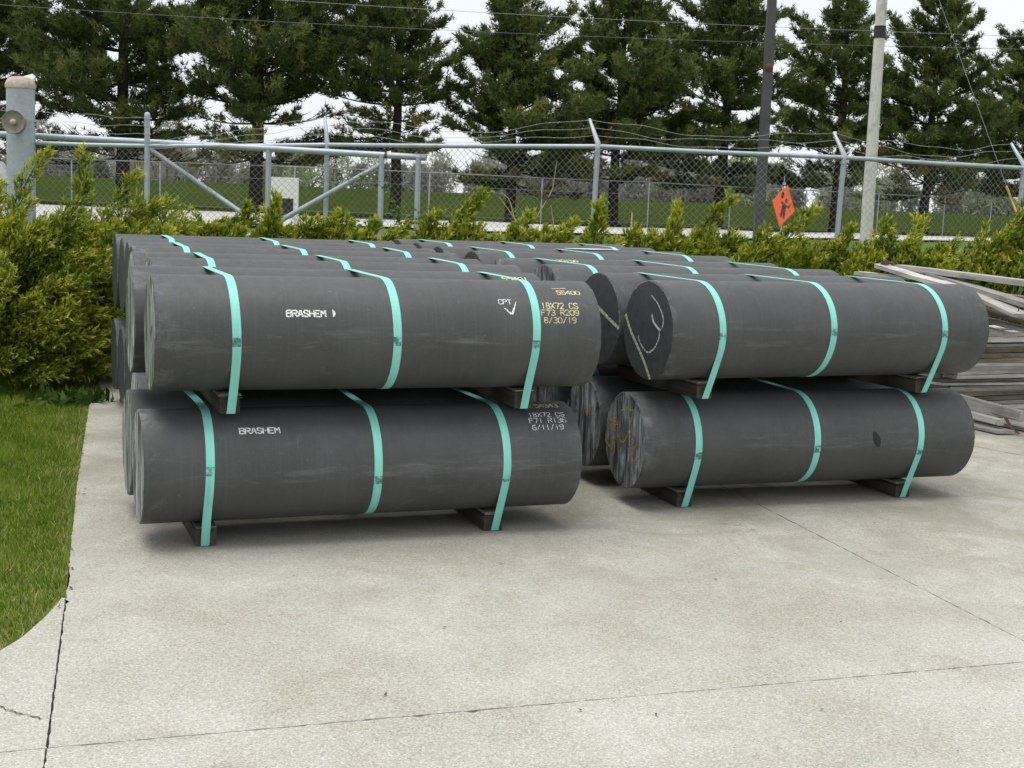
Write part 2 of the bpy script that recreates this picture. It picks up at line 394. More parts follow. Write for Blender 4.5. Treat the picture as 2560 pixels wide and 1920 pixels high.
# road beyond the fence
near = [(-70, 27), (-30, 29.5), (-8.6, 31.8), (-5.8, 33.8), (-2.6, 37.4), (3.6, 38.4), (9, 43), (14.6, 48.4), (32, 62), (70, 92)]
far_ = [(-70, 52), (-30, 49.5), (-12.8, 47.8), (-7.8, 46.4), (-3.2, 47.5), (4.8, 50), (11.5, 54), (18.6, 59), (38, 73), (78, 104)]
def strip(name, A, B, dz, mat, n=6):
    m = MB(); rows = []
    A = [p for i in range(len(A) - 1) for p in [(A[i][0] + (A[i+1][0]-A[i][0])*k/4, A[i][1] + (A[i+1][1]-A[i][1])*k/4) for k in range(4)]] + [A[-1]]
    B = [p for i in range(len(B) - 1) for p in [(B[i][0] + (B[i+1][0]-B[i][0])*k/4, B[i][1] + (B[i+1][1]-B[i][1])*k/4) for k in range(4)]] + [B[-1]]
    vs = []
    for a, b in zip(A, B):
        for k in range(n + 1):
            x = a[0] + (b[0] - a[0]) * k / n; y = a[1] + (b[1] - a[1]) * k / n
            vs.append((x, y, float(zg(x, y)) + dz))
    fs = [(i * (n + 1) + k, (i + 1) * (n + 1) + k, (i + 1) * (n + 1) + k + 1, i * (n + 1) + k + 1) for i in range(len(A) - 1) for k in range(n)]
    m.add(vs, fs, 0, True); return m.build(name, mat)
rd = strip('road', near, far_, .05, M['road']); tag(rd, kind='structure')
kb = strip('kerb', [(a, b - .55) for a, b in near], [(a, b) for a, b in near], .13, M['kerb'], 1); tag(kb, kind='structure')

# concrete yard: separate slabs, jagged saw-cut joints between them over dark soil
soil = MB(); soil.add([(-1.25, -2, -.012), (9, -2, -.012), (9, 11.1, -.012), (-2.9, 11.1, -.012), (-2.25, 7.2, -.012), (-1.55, 4.85, -.012), (-1.42, 4.2, -.012), (-1.25, 3.4, -.012)], [tuple(range(8))])
pave = empty('concrete_pavement', (0, 0, 0)); pave['kind'] = 'structure'
soil.build('joint_bed', M['dirt'], pave)
def slab(poly, jit=.0016, thick=.03, z=0.0, rough_edge=None):
    pts = []
    for i, p in enumerate(poly):
        q = poly[(i + 1) % len(poly)]; L = math.hypot(q[0] - p[0], q[1] - p[1]); n = max(1, int(L / .025))
        nxp = (-(q[1] - p[1]) / L, (q[0] - p[0]) / L)
        for k in range(n):
            t = k / n; j = random.gauss(0, jit) if 0 < k else 0
            if random.random() < .012: j += random.uniform(.004, .012)       # chipped arris, inwards
            pts.append((p[0] + (q[0] - p[0]) * t + nxp[0] * j, p[1] + (q[1] - p[1]) * t + nxp[1] * j))
    bm = bmesh.new(); top = [bm.verts.new((x, y, z)) for x, y in pts]; bot = [bm.verts.new((x, y, z - thick)) for x, y in pts]
    bm.faces.new(top); n = len(pts)
    for i in range(n): bm.faces.new((top[i], bot[i], bot[(i + 1) % n], top[(i + 1) % n]))
    bmesh.ops.triangulate(bm, faces=[f for f in bm.faces if len(f.verts) > 4])
    bmesh.ops.recalc_face_normals(bm, faces=bm.faces)
    me = bpy.data.meshes.new('slab'); bm.to_mesh(me); bm.free()
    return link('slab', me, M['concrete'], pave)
def lineA(x): return 3.251 + (x + 1.247) * .3454           # joint across the foreground
def lineC(y): return -1.108 - (y - 3.17) * .2914          # joint on the left
def lineB(y): return 1.780 - (y - 4.488) * .2855            # joint on the right
G = .0026
edge = [(-1.505, 4.125), (-1.506, 4.339), (-1.5155, 4.47), (-1.56, 4.74), (-1.66, 5.05)]
edge_up = [(-1.727, 5.276), (-1.997, 6.171), (-2.319, 7.286), (-2.749, 8.78), (-2.71, 8.95), (-2.95, 9.6), (-3.3, 11.1)]
xa = -1.9
# intersection of A and C
ya_c = 3.2; xa_c = lineC(ya_c)
for _ in range(20): ya_c = lineA(lineC(ya_c)); xa_c = lineC(ya_c)
slab([(-6, -2), (lineC(-2) - G, -2), (xa_c - G, ya_c - G), (-1.75, lineA(-1.75) - G), (-2.2, 2.92), (-6, 2.7)])
slab([(lineC(-2) + G, -2), (9, -2), (9, lineA(9) - G), (xa_c + G, ya_c - G + .002)])
# narrow tongue between the lawn curve and the left joint, built in strips
LX = [(2.98, -2.2), (3.30, -2.2), (3.60, -1.72), (3.90, -1.54), (4.125, -1.505), (4.339, -1.506), (4.455, -1.5125), (4.56, -1.5235)]
ty = sorted(set([2.98 + .02 * k for k in range(79)] + [ya_c + G])); tl = [float(np.interp(y, [p[0] for p in LX], [p[1] for p in LX])) for y in ty]
tr_ = [((y - G - 3.251) / .3454 - 1.247 if y <= ya_c + G else lineC(y) - G + random.gauss(0, .0008)) for y in ty]
m = MB(); n_ = len(ty)
m.add([(x, y, 0) for x, y in zip(tl, ty)] + [(x, y, 0) for x, y in zip(tr_, ty)], [(k, n_ + k, n_ + k + 1, k + 1) for k in range(n_ - 1)])
m.add([(x, y, 0) for x, y in zip(tl, ty)] + [(x, y, -.03) for x, y in zip(tl, ty)], [(k, k + 1, n_ + k + 1, n_ + k) for k in range(n_ - 1)])
m.add([(x, y, 0) for x, y in zip(tr_, ty)] + [(x, y, -.03) for x, y in zip(tr_, ty)], [(k + 1, k, n_ + k, n_ + k + 1) for k in range(n_ - 1)])
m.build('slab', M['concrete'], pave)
yb = 4.2
for _ in range(20): yb = lineA(lineB(yb))
slab([(xa_c + G, ya_c + G + .002), (lineB(yb) - G, yb + G), (lineB(11) - G, 11)] + edge_up[::-1] + [(-1.66, 5.05), (-1.56, 4.74), (-1.5255, 4.60), (lineC(4.57) + G, 4.57)])
slab([(lineB(yb) + G, yb + G), (9, lineA(9) + G), (9, 11), (lineB(11) + G, 11)])
def crack(pts, wd=.004):
    m = MB(); P = []
    for i in range(len(pts) - 1):
        for k in range(8): t = k / 8; P.append((pts[i][0] + (pts[i+1][0]-pts[i][0])*t + random.gauss(0, .005), pts[i][1] + (pts[i+1][1]-pts[i][1])*t + random.gauss(0, .005)))
    vs = []
    for i, p in enumerate(P):
        ww = wd * random.uniform(.3, 1.2); vs += [(p[0], p[1] - ww / 2, .0035), (p[0] + ww * .3, p[1] + ww / 2, .0035)]
    m.add(vs, [(2*i, 2*i+2, 2*i+3, 2*i+1) for i in range(len(P) - 1)]); return m.build('crack', M['dirt'], pave)
crack([(-1.40, 3.56), (-1.355, 3.536), (-1.29, 3.50), (-1.206, 3.468)], .006)
crack([(2.7, 8.6), (2.846, 8.436), (3.11, 8.108), (3.5, 7.7)], .009)

def smear(pts, wd, name, mat):
    m = MB()
    for i, (x, y) in enumerate(pts):
        k = 9; m.add([(x + wd * random.uniform(.6, 1.3) * math.cos(2 * math.pi * q / k), y + wd * .5 * random.uniform(.5, 1.3) * math.sin(2 * math.pi * q / k), .004 + i * .0004) for q in range(k)], [tuple(range(k))])
    return m.build(name, mat, pave)
smear([(.98, 6.02), (1.05, 6.0), (1.10, 5.93)], .028, 'paint_smear', mat_paint('ochre_ground_smear', (.34, .26, .12), .46, .66, 60))

# ================================================================== GRAPHITE LOGS
RR, LL_, HB = 0.2286, 1.829, 0.0800
def log_mesh(seed, facem):
    rg = random.Random(seed); n = 96; m = MB()
    def ring(x, r, chip=0):
        return [(x, -r * math.cos(2 * math.pi * k / n), r * math.sin(2 * math.pi * k / n)) for k in range(n)]
    b = .005; rows = [ring(b, RR)] + [ring(b + (LL_ - 2 * b) * i / 12, RR) for i in range(1, 12)] + [ring(LL_ - b, RR)]
    vs = sum(rows, []); m.add(vs, [(i*n+k, i*n+(k+1)%n, (i+1)*n+(k+1)%n, (i+1)*n+k) for i in range(12) for k in range(n)], 0, True)
    for x0, x1, sgn in ((b, 0.0, 1), (LL_ - b, LL_, -1)):
        rin = [(RR - b * rg.uniform(.5, 1.6)) for _ in range(n)]
        for k in range(n):
            if rg.random() < .06: rin[k] -= rg.uniform(.002, .007)
        A = ring(x0, RR); Bq = [(x1, -rin[k] * math.cos(2*math.pi*k/n), rin[k] * math.sin(2*math.pi*k/n)) for k in range(n)]
        fs = [(k, (k+1) % n, n + (k+1) % n, n + k) for k in range(n)]
        m.add(A + Bq, [f[::-1] for f in fs] if sgn > 0 else fs, 0, False)
        m.add(Bq + [(x1, 0, 0)], [((k+1) % n, k, n) if sgn < 0 else (k, (k+1) % n, n) for k in range(n)], 1, False)
    me = bpy.data.meshes.new('graphite_log'); me.from_pydata(m.v, [], m.f)
    me.polygons.foreach_set('material_index', m.mi); me.polygons.foreach_set('use_smooth', m.sm); me.update()
    me.materials.append(M['side']); me.materials.append(facem); return me
LOGM = {k: [log_mesh(i * 7 + j, M[k]) for j in range(2)] for i, k in enumerate(('face', 'facec', 'facew'))}

ORD = ['front', 'second', 'third', 'rearmost']
LOGS = {}
def put_log(stack, tier, i, x, y, z, yaw, fm, label=None):
    o = bpy.data.objects.new('graphite_log', LOGM[fm][i % 2]); COL.objects.link(o)
    o.location = (x, y, z); o.rotation_euler = (0, 0, rad(yaw))
    pos = ['front log', 'rear log'][i % 2]
    tag(o, label or f'charcoal grey graphite cylinder, {pos} of the {ORD[i // 2]} {tier} bundle in the {stack} stack', 'graphite log', f'graphite logs of the {stack} stack')
    LOGS[stack, tier, i] = o; return o
lift = [0, 0, .005, .005, .01, .01, .015, .015]
zu, zl = 2 * HB + 3 * RR + .003, HB + RR + .003
LU = [(-1.4227, 5.2851), (-1.637, 5.772), (-1.717, 6.362), (-1.932, 6.836), (-2.08, 7.357), (-2.237, 7.833), (-2.384, 8.226), (-2.566, 8.702)]
LL = [(-1.4708, 5.2994), (-1.654, 5.792), (-1.776, 6.345), (-1.914, 6.849), (-2.07, 7.368), (-2.238, 7.839), (-2.378, 8.192), (-2.564, 8.677)]
RU = [(.6119, 6.2245), (.409, 6.716), (.143, 7.2), (-.097, 7.772), (-.28, 8.456), (-.52, 8.951), (-.695, 9.366), (-.875, 9.855)]
RL = [(.5429, 6.3464), (.368, 6.849), (.147, 7.396), (.022, 7.915), (-.203, 8.418), (-.347, 8.919), (-.505, 9.341), (-.676, 9.81)]
special = {('left', 'upper', 0): 'front top graphite cylinder of left stack, lettered BRASHEM, CPT tick and 55400',
           ('left', 'lower', 0): 'front bottom graphite cylinder of left stack, lettered BRASHEM and 54343',
           ('left', 'upper', 1): 'graphite cylinder right behind the CPT one, yellow 55401 on its top',
           ('right', 'upper', 0): 'front top graphite cylinder of right stack, chalk swirl and slanting line on its end',
           ('right', 'upper', 1): 'graphite cylinder behind the chalk swirl one, pale slanting line across its end',
           ('right', 'lower', 0): 'front bottom graphite cylinder of right stack, streaked end with ochre scrawls'}
YAWLU = [20.46, 20.3] + [20.5] * 6; YAWLL = [21.2, 21.2] + [21] * 6
YAWRU = [24.5, 24.2] + [23.8] * 6; YAWRL = [20.0] * 8
for (st, tier, P, YW, z0) in (('left', 'upper', LU, YAWLU, zu), ('left', 'lower', LL, YAWLL, zl), ('right', 'upper', RU, YAWRU, zu), ('right', 'lower', RL, YAWRL, zl)):
    for i, (x, y) in enumerate(P):
        if st == 'left': fm = 'facew' if i in (0, 1, 2, 3) else 'face'
        elif tier == 'upper': fm = 'facec' if i in (2, 3) else 'face'
        else: fm = 'facec'
        put_log(st, tier, i, x, y, z0 + lift[i], YW[i], fm, special.get((st, tier, i)))

# straps and timber skids of every bundle
def hull(pts):
    pts = sorted(set((round(a, 5), round(b, 5)) for a, b in pts))
    def half(ps):
        h = []
        for p in ps:
            while len(h) > 1 and (h[-1][0]-h[-2][0])*(p[1]-h[-2][1]) - (h[-1][1]-h[-2][1])*(p[0]-h[-2][0]) <= 0: h.pop()
            h.append(p)
        return h
    lo = half(pts); hi = half(pts[::-1]); return lo[:-1] + hi[:-1]
SW = .034
def ribbon(path, s, closed=True, off=.0, th=.0012, width=SW, tw=None):
    """flat band at axial position s following a (y, z) path"""
    n = len(path); vs = []; out = []
    for i, (y, z) in enumerate(path):
        a = path[(i - 1) % n] if closed or i > 0 else path[i]; b = path[(i + 1) % n] if closed or i < n - 1 else path[i]
        t = Vector((b[0] - a[0], b[1] - a[1])); t = t.normalized() if t.length > 1e-9 else Vector((1, 0)); out.append((t.y, -t.x))
    for i, (y, z) in enumerate(path):
        ny_, nz_ = out[i]; d = (tw[i] if tw else 0.0)
        for o_, e in ((off, -1), (off, 1), (off + th, 1), (off + th, -1)):
            vs.append((s + d + e * width / 2, y + ny_ * o_, z + nz_ * o_))
    fs = []
    for i in range(n if closed else n - 1):
        a = i * 4; b = ((i + 1) % n) * 4
        for k in range(4): fs.append((a + k, b + k, b + (k + 1) % 4, a + (k + 1) % 4))
    m = MB(); m.add(vs, fs, 0, False); return m
SIDE = ['left-hand', 'middle', 'right-hand']
def bundle(stack, tier, b, svals, sblk):
    A = LOGS[stack, tier, 2 * b]; Bo = LOGS[stack, tier, 2 * b + 1]; yaw = A.rotation_euler.z
    n_ = Vector((-math.sin(yaw), math.cos(yaw), 0)); dv = (Bo.location - A.location).dot(n_)
    name = f'{ORD[b]} {tier} bundle of the {stack} stack'
    circ = [(c + (RR + .0006) * math.cos(q), (RR + .0006) * math.sin(q)) for c in (0, dv) for q in [2 * math.pi * k / 72 for k in range(72)]]
    blk = [(-.115, -RR - HB + .002), (dv + .115, -RR - HB + .002), (-.115, -RR - .004), (dv + .115, -RR - .004)]
    for k, s in enumerate(svals):
        pts = hull(circ + (blk if k != 1 else []))
        # resample long straight runs
        path = []
        for i, p in enumerate(pts):
            q = pts[(i + 1) % len(pts)]; L = math.hypot(q[0]-p[0], q[1]-p[1]); nn = max(1, int(L / .05))
            path += [(p[0] + (q[0]-p[0]) * t / nn, p[1] + (q[1]-p[1]) * t / nn) for t in range(nn)]
        ph = random.uniform(0, 6); tw = [.006 * math.sin(2.1 * y_ / .4 + ph) + .003 * math.sin(9 * z_ + ph) for y_, z_ in path]
        rb = ribbon(path[::-1] if False else path, s, True, .0, .0014, SW, tw); o = rb.build('strap', M['strap'])
        o.location = A.location; o.rotation_euler = A.rotation_euler
        tag(o, f'{SIDE[k]} teal strap around the {name}', 'strap', 'teal straps around the bundles')
        # crimped joint smear on the front
        if b == 0:
            th0 = rad(random.uniform(-20, 4)); arc = [(-(RR + .0006) * math.cos(th0 + t * .008), (RR + .0006) * math.sin(th0 + t * .012)) for t in range(14)]
            twc = .006 * math.sin(2.1 * -RR / .4 + ph)
            sm_ = ribbon(arc, s + twc, False, -.0028, -.0004, SW * .99); sm_.build('crimp', M['seal'], o)
        if tier == 'upper' and b == 0:      # slack inner turn round the rear log
            arc = [(dv - (RR + .002) * math.cos(q), (RR + .002) * math.sin(q)) for q in [rad(86 - 62 * t / 20) for t in range(21)]]
            ribbon(arc, s + .012, False, -.002, -.0012, SW).build('inner_turn', M['strap'], o)
    for k, s in enumerate(sblk):
        e = empty('timber_skid', A.location + Vector((math.cos(yaw), math.sin(yaw), 0)) * s + n_ * (dv / 2), yaw,
                  label=f'dark {["left-hand", "right-hand"][k]} timber skid under the {name}', cat='timber skid', group='timber skids under the bundles')
        L = dv + .225; wd = .082
        m = MB(); m.box((0, 0, -RR - HB + .0315), (wd, L, .061), j=.003); m.build('beam', M['skid'], e)
        for q in range(3):
            m = MB(); m.box((random.uniform(-.003, .003), random.uniform(-.006, .004), -RR - HB + .0655 + q * .0062), (wd + random.uniform(-.004, .006), L, .0052), j=.0008); m.build('shim', M['shim'] if q else M['skid'], e)
S0 = {('left', 'upper'): [.296, .932, 1.536], ('left', 'lower'): [.252, .928, 1.476], ('right', 'upper'): [.252, .876, 1.536], ('right', 'lower'): [.276, .912, 1.508]}
for (st, tier), sv in S0.items():
    for b in range(4):
        dj = 0 if b == 0 else random.uniform(-.04, .04)
        s = [x + dj for x in sv]
        bundle(st, tier, b, s, [s[0] + .002, s[2] - .004])

# ------------------------------------------------------------------ stencil lettering on the logs
GL = {
 'B': [[(0, 0), (0, 6)], [(.9, 6), (3, 6), (3.7, 5.3), (3.7, 4), (3, 3.2), (.9, 3.2)], [(3, 3.2), (4, 2.3), (4, .8), (3, 0), (.9, 0)]],
 'R': [[(0, 0), (0, 6)], [(.9, 6), (3, 6), (4, 5.2), (4, 4), (3, 3.1), (.9, 3.1)], [(2.2, 2.7), (4, 0)]],
 'A': [[(0, 0), (1.7, 6)], [(2.5, 6), (4, 0)], [(1.4, 2), (2.7, 2)]],
 'S': [[(3.9, 4.9), (3, 6), (1, 6), (0, 5), (0, 4), (1.4, 3.2)], [(2.2, 2.9), (4, 2), (4, 1), (3, 0), (1, 0), (.1, 1.1)]],
 'H': [[(0, 0), (0, 6)], [(4, 0), (4, 6)], [(.9, 3), (3.1, 3)]],
 'E': [[(0, 0), (0, 6)], [(.9, 6), (3.8, 6)], [(.9, 3), (3, 3)], [(.9, 0), (3.8, 0)]],
 'M': [[(0, 0), (0, 6)], [(.6, 5.6), (2, 2.6), (3.4, 5.6)], [(4, 0), (4, 6)]],
 'C': [[(1.7, 6), (.6, 5.6), (0, 4.6), (0, 1.4), (.6, .4), (1.7, 0)], [(2.5, 6), (3.5, 5.6), (4, 4.7)], [(2.5, 0), (3.5, .4), (4, 1.3)]],
 'P': [[(0, 0), (0, 6)], [(.9, 6), (3, 6), (4, 5.1), (4, 3.9), (3, 3), (.9, 3)]],
 'T': [[(0, 6), (1.6, 6)], [(2.5, 6), (4, 6)], [(2, 0), (2, 5.2)]],
 'X': [[(0, 0), (1.7, 2.7)], [(2.2, 3.4), (4, 6)], [(0, 6), (4, 0)]],
 'F': [[(0, 0), (0, 6)], [(.9, 6), (3.9, 6)], [(.9, 3.2), (3, 3.2)]],
 '0': [[(1.7, 6), (.6, 5.5), (0, 4.5), (0, 1.5), (.6, .5), (1.7, 0)], [(2.4, 6), (3.4, 5.5), (4, 4.5), (4, 1.5), (3.4, .5), (2.4, 0)]],
 '1': [[(2, 0), (2, 6)]],
 '2': [[(0, 4.8), (.9, 6), (3, 6), (4, 5), (4, 4), (2.4, 2.3)], [(1.8, 1.8), (.1, 0), (4, 0)]],
 '3': [[(.2, 5.6), (1, 6), (3, 6), (3.9, 5.2), (3.9, 4), (2.8, 3.2), (1.6, 3.2)], [(2.8, 3), (4, 2.2), (4, .9), (3, 0), (1, 0), (.1, .6)]],
 '4': [[(2.6, 6), (0, 2), (2.2, 2)], [(3.2, 6), (3.2, 0)], [(3.6, 2), (4.2, 2)]],
 '5': [[(3.9, 6), (.4, 6), (.3, 3.7)], [(.6, 3.5), (3, 3.7), (4, 2.8), (4, 1), (3, 0), (1, 0), (.1, .7)]],
 '6': [[(3.6, 5.6), (2.4, 6), (.9, 5.4), (0, 3.6), (0, 1.2), (.9, 0), (1.7, 0)], [(2.4, 0), (3.5, .4), (4, 1.4), (4, 2.4), (3, 3.4), (.8, 3.2)]],
 '7': [[(0, 6), (3.9, 6), (3.2, 4.2)], [(3, 3.6), (1.6, 0)]],
 '8': [[(1.7, 6), (.6, 5.6), (.3, 4.6), (.8, 3.5), (1.7, 3.1), (.4, 2.4), (0, 1.4), (.7, .3), (1.7, 0)], [(2.4, 6), (3.4, 5.6), (3.7, 4.6), (3.2, 3.5), (2.4, 3.1), (3.6, 2.4), (4, 1.4), (3.3, .3), (2.4, 0)]],
 '9': [[(1.7, 6), (.6, 5.6), (0, 4.7), (0, 3.8), (1, 2.8), (3.2, 3)], [(2.4, 6), (3.4, 5.6), (4, 4.7), (4, 2.4), (3.2, .6), (1.8, 0), (.5, .3)]],
 '/': [[(.2, -.3), (1.7, 2.7)], [(2.1, 3.4), (3.6, 6.3)]], ' ': []}
def stroke_quads(pts, wd):
    out = []
    for i in range(len(pts) - 1):
        a, b = Vector(pts[i]), Vector(pts[i + 1]); t = (b - a); 
        if t.length < 1e-6: continue
        t.normalize(); n_ = Vector((-t.y, t.x)) * wd / 2; e = t * wd * .22
        out.append([a - e + n_, a - e - n_, b + e - n_, b + e + n_])
    return out
def on_cyl(quads, s0, th0, k, m, off=.0009, shear=0.0):
    for q in quads:
        vs = []
        for p in q:
            s = s0 + p.x * k + p.y * k * shear; th = rad(th0) + p.y * k / RR
            vs.append((s, -(RR + off) * math.cos(th), (RR + off) * math.sin(th)))
        m.add(vs, [(3, 2, 1, 0)])
def letters(log, txt, s0, s1, th0, h, mat, wd=1.05, name='stencil_lettering'):
    n = len(txt); k = h / 6; pitch = (s1 - s0 + .9 * k) / n / k; m = MB()
    sx = (pitch * .80) / 4
    for i, ch in enumerate(txt):
        for st in GL[ch]:
            on_cyl(stroke_quads([(i * pitch + x * sx + random.uniform(-.05, .05), y + random.uniform(-.05, .05)) for x, y in st], wd), s0, th0, k, m)
    o = m.build(name, mat, log); o['label'] = f'{"yellow" if mat == M["yellow"] else "white"} stencilled {txt}'; return o
lu, ll, lu2 = LOGS['left', 'upper', 0], LOGS['left', 'lower', 0], LOGS['left', 'upper', 1]
letters(lu, 'BRASHEM', .497, .651, 22.3, .0255, M['white'], 1.3)
letters(lu, 'CPT', 1.380, 1.436, 37.9, .0235, M['white'], .85)
letters(lu, '55400', 1.653, 1.759, 52.3, .0235, M['yellow'])
letters(lu, '18X72 CS', 1.566, 1.730, 33.3, .0270, M['yellow'], .9)
letters(lu, 'F73 R209', 1.561, 1.730, 25.6, .0235, M['yellow'], .9)
letters(lu, '8/30/19', 1.569, 1.714, 17.3, .0235, M['yellow'], .8)
letters(ll, 'BRASHEM', .372, .531, 41.5, .0265, M['white'], 1.1)
letters(ll, '54343', 1.665, 1.770, 71.5, .034, M['yellow'], .9)
letters(ll, '18X72 CS', 1.611, 1.776, 54.7, .0250, M['white'], .8)
letters(ll, 'F71 R136', 1.606, 1.775, 46.2, .0250, M['white'], .7)
letters(ll, '6/11/19', 1.611, 1.755, 37.4, .0235, M['white'], .7)
letters(lu2, '55401', 1.64, 1.765, 60, .032, M['yellow'], 1.1)
letters(LOGS['right', 'upper', 3], '70156', .33, .46, 70, .036, M['yellow'], 1.1)
m = MB()
for (a_, b_, w0, w1) in (((1.4005, 33.4), (1.4296, 26.0), .0065, .012), ((1.4296, 26.0), (1.4575, 41.3), .012, .002)):
    vs = []
    for k in range(13):
        t = k / 12; wd = w0 + (w1 - w0) * t
        for e_ in (-.5, .5):
            th_ = rad(a_[1] + (b_[1] - a_[1]) * t); s_ = a_[0] + (b_[0] - a_[0]) * t + e_ * wd; vs.append((s_, -(RR + .001) * math.cos(th_), (RR + .001) * math.sin(th_)))
    m.add(vs, [(2 * k, 2 * k + 1, 2 * k + 3, 2 * k + 2) for k in range(12)])
m.build('tick_mark', M['white'], lu)
m = MB()   # thin rule above the number, and the sprayed half-moon after the name
on_cyl(stroke_quads([(0, 0), (6.36, .3)], .35), 1.6405, 62.5, .01, m); m.build('rule_mark', M['yellow'], lu)
m = MB(); pts = [(.679, 30.2), (.6855, 28.8), (.690, 26.8), (.689, 24.5), (.6835, 22.5), (.679, 21.9), (.6783, 25.8)]
m.add([(s, -(RR + .0009) * math.cos(rad(t)), (RR + .0009) * math.sin(rad(t))) for s, t in pts], [tuple(range(len(pts)))[::-1]]); m.build('spray_spot', M['white'], lu)
# dark oval stain on the lower right log
m = MB(); cs, ct = 1.245, 4.0; vs = []
for k in range(28):
    for j in range(9):
        f_ = max(.02, j / 8); q = 2 * math.pi * k / 28; t_ = rad(ct + 9.5 * f_ * math.sin(q)); vs.append((cs + f_ * (.021 * math.cos(q) - .012 * math.sin(q)), -(RR + .0009) * math.cos(t_), (RR + .0009) * math.sin(t_)))
m.add(vs, [(k * 9 + j, k * 9 + j + 1, ((k + 1) % 28) * 9 + j + 1, ((k + 1) % 28) * 9 + j) for k in range(28) for j in range(8)])
m.build('stain', mat_paint('dark_stain', (.035, .035, .036), .2, .5, 40), LOGS['right', 'lower', 0])

def face_marks(log, name, strokes, wd, mat):
    m = MB()
    for st in strokes:
        # smooth the stroke
        P = [Vector(p) for p in st]; Q = []
        for i in range(len(P) - 1):
            p0, p1, p2, p3 = P[max(i - 1, 0)], P[i], P[i + 1], P[min(i + 2, len(P) - 1)]
            for k in range(6):
                t = k / 6; Q.append(.5 * ((2 * p1) + (p2 - p0) * t + (2 * p0 - 5 * p1 + 4 * p2 - p3) * t * t + (3 * p1 - p0 - 3 * p2 + p3) * t ** 3))
        Q.append(P[-1])
        Q = [q if q.length < RR - .004 else q * ((RR - .004) / q.length) for q in Q]
        for q in stroke_quads(Q, wd): m.add([(-.0012, p.x, p.y) for p in q], [(0, 1, 2, 3)])
    return m.build(name, mat, log)
ru, ru2, rl = LOGS['right', 'upper', 0], LOGS['right', 'upper', 1], LOGS['right', 'lower', 0]
face_marks(ru, 'chalk_line', [[(.209, .05), (.158, -.016), (.084, -.084), (.012, -.151), (-.043, -.218)]], .017, M['lime'])
face_marks(ru, 'chalk_swirl', [[(-.018, .162), (-.085, .125), (-.129, .077), (-.135, .036), (-.112, .010)]], .0085, M['chalk'])
face_marks(ru, 'chalk_swirl', [[(-.107, .012), (-.106, -.025), (-.075, -.071), (-.02, -.101), (.035, -.084), (.075, -.05), (.079, -.034)]], .0085, M['chalk'])
face_marks(ru, 'chalk_dash', [[(-.033, .072), (-.052, .043), (-.077, .027), (-.107, .012)]], .012, M['white'])
face_marks(ru2, 'chalk_line', [[(.06, .083), (-.032, .047), (-.135, .008), (-.226, -.024)]], .018, M['lime'])
for st_, wd_k in (([(.204, .002), (.186, -.045), (.127, -.09), (.108, -.061), (.12, -.02), (.149, -.032), (.152, -.07), (.12, -.088)], .012), ([(.166, .108), (.111, .086), (.175, .057), (.094, .065), (.18, .031), (.104, .026)], .012),
                  ([(-.064, -.035), (-.101, .008), (-.123, .06)], .008), ([(-.143, .004), (-.099, -.034), (-.112, -.08), (-.178, -.049)], .008), ([(.058, .132), (-.041, .151), (-.09, .153), (-.078, .136)], .008), ([(.087, .072), (.08, .012), (.025, -.015), (-.028, .025), (-.072, .129)], .008)):
    face_marks(rl, 'crayon_scrawl', [st_], wd_k, M['ochre'])
face_marks(rl, 'chalk_line', [[(-.046, .113), (-.057, .024), (-.057, -.096)]], .010, M['chalk'])
face_marks(LOGS['right', 'lower', 1], 'crayon_scrawl', [[(-.02, .10), (-.05, .04), (-.09, .09)]], .014, M['ochre'])
face_marks(LOGS['right', 'lower', 1], 'chalk_line', [[(-.13, .12), (-.15, .02), (-.155, -.12)]], .009, M['chalk'])
for st_ in ([(-.06, .15), (-.09, .09), (-.12, .14)], [(-.15, .13), (-.17, .07)]):
    face_marks(LOGS['right', 'lower', 2], 'crayon_scrawl', [st_], .013, M['ochre'])

# ================================================================== FENCE, GATE, PILLAR
fp = [(-6.01, 17.0, 1.844), (-4.557, 16.8, 1.856), (-2.38, 16.9, 1.96), (.862, 15.6, 2.023), (3.737, 16.0, 2.024), (6.155, 16.9, 2.019), (8.8, 17.9, 2.03)]
fence = empty('chain_link_fence', (.862, 15.6, .1), label='galvanised chain link fence with barbed wire behind the yew hedge', cat='fence')
fo = Vector(fence.location)
def rel(p): return tuple(Vector(p) - fo)
def gz(x, y): return float(zg(x, y))
arm_top = {2: (-2.444, 17.12, 2.306), 3: (.767, 15.85, 2.333), 4: (3.655, 16.25, 2.317), 5: (6.06, 17.15, 2.32), 6: (8.7, 18.1, 2.33)}
for i, (x, y, zt) in enumerate(fp):
    if i == 0: continue
    r = .034 if i == 1 else .030; top = 2.215 if i == 1 else zt
    lean = .03 if i >= 3 else 0
    m = MB(); m.tube([rel((x - lean * 1.2, y, gz(x, y) - .3)), rel((x, y, top))], r, 14)
    if i == 1: m.lathe([(.036, 0), (.036, .03), (.026, .05), (.0, .06)], rel((x, y, top - .01)), 14)
    p = m.build('post', M['galvp'], fence)
    for zc in ([zt - .06, zt - .24, zt - .9] if i > 1 else [2.19, 2.10, 2.0, zt - .20, zt - .8]):
        b = MB(); b.tube([rel((x - lean * .3, y, zc - .012)), rel((x - lean * .3, y, zc + .012))], r + .005, 14); b.build('band', M['galv'], p)
    if i in arm_top:
        a = MB(); a.tube([rel((x, y, zt - .02)), rel((x, y, zt + .03)), rel(arm_top[i])], [.033, .03, .017], 10); a.build('barb_arm', M['galv'], p)
for i in range(len(fp) - 1):
    a, b = fp[i], fp[i + 1]; m = MB(); mid = ((a[0]+b[0])/2, (a[1]+b[1])/2, (a[2]+b[2])/2 - .006)
    m.tube([rel(a), rel(mid), rel(b)], .0255, 12, cap=True); m.build('top_rail', M['galvp'], fence)
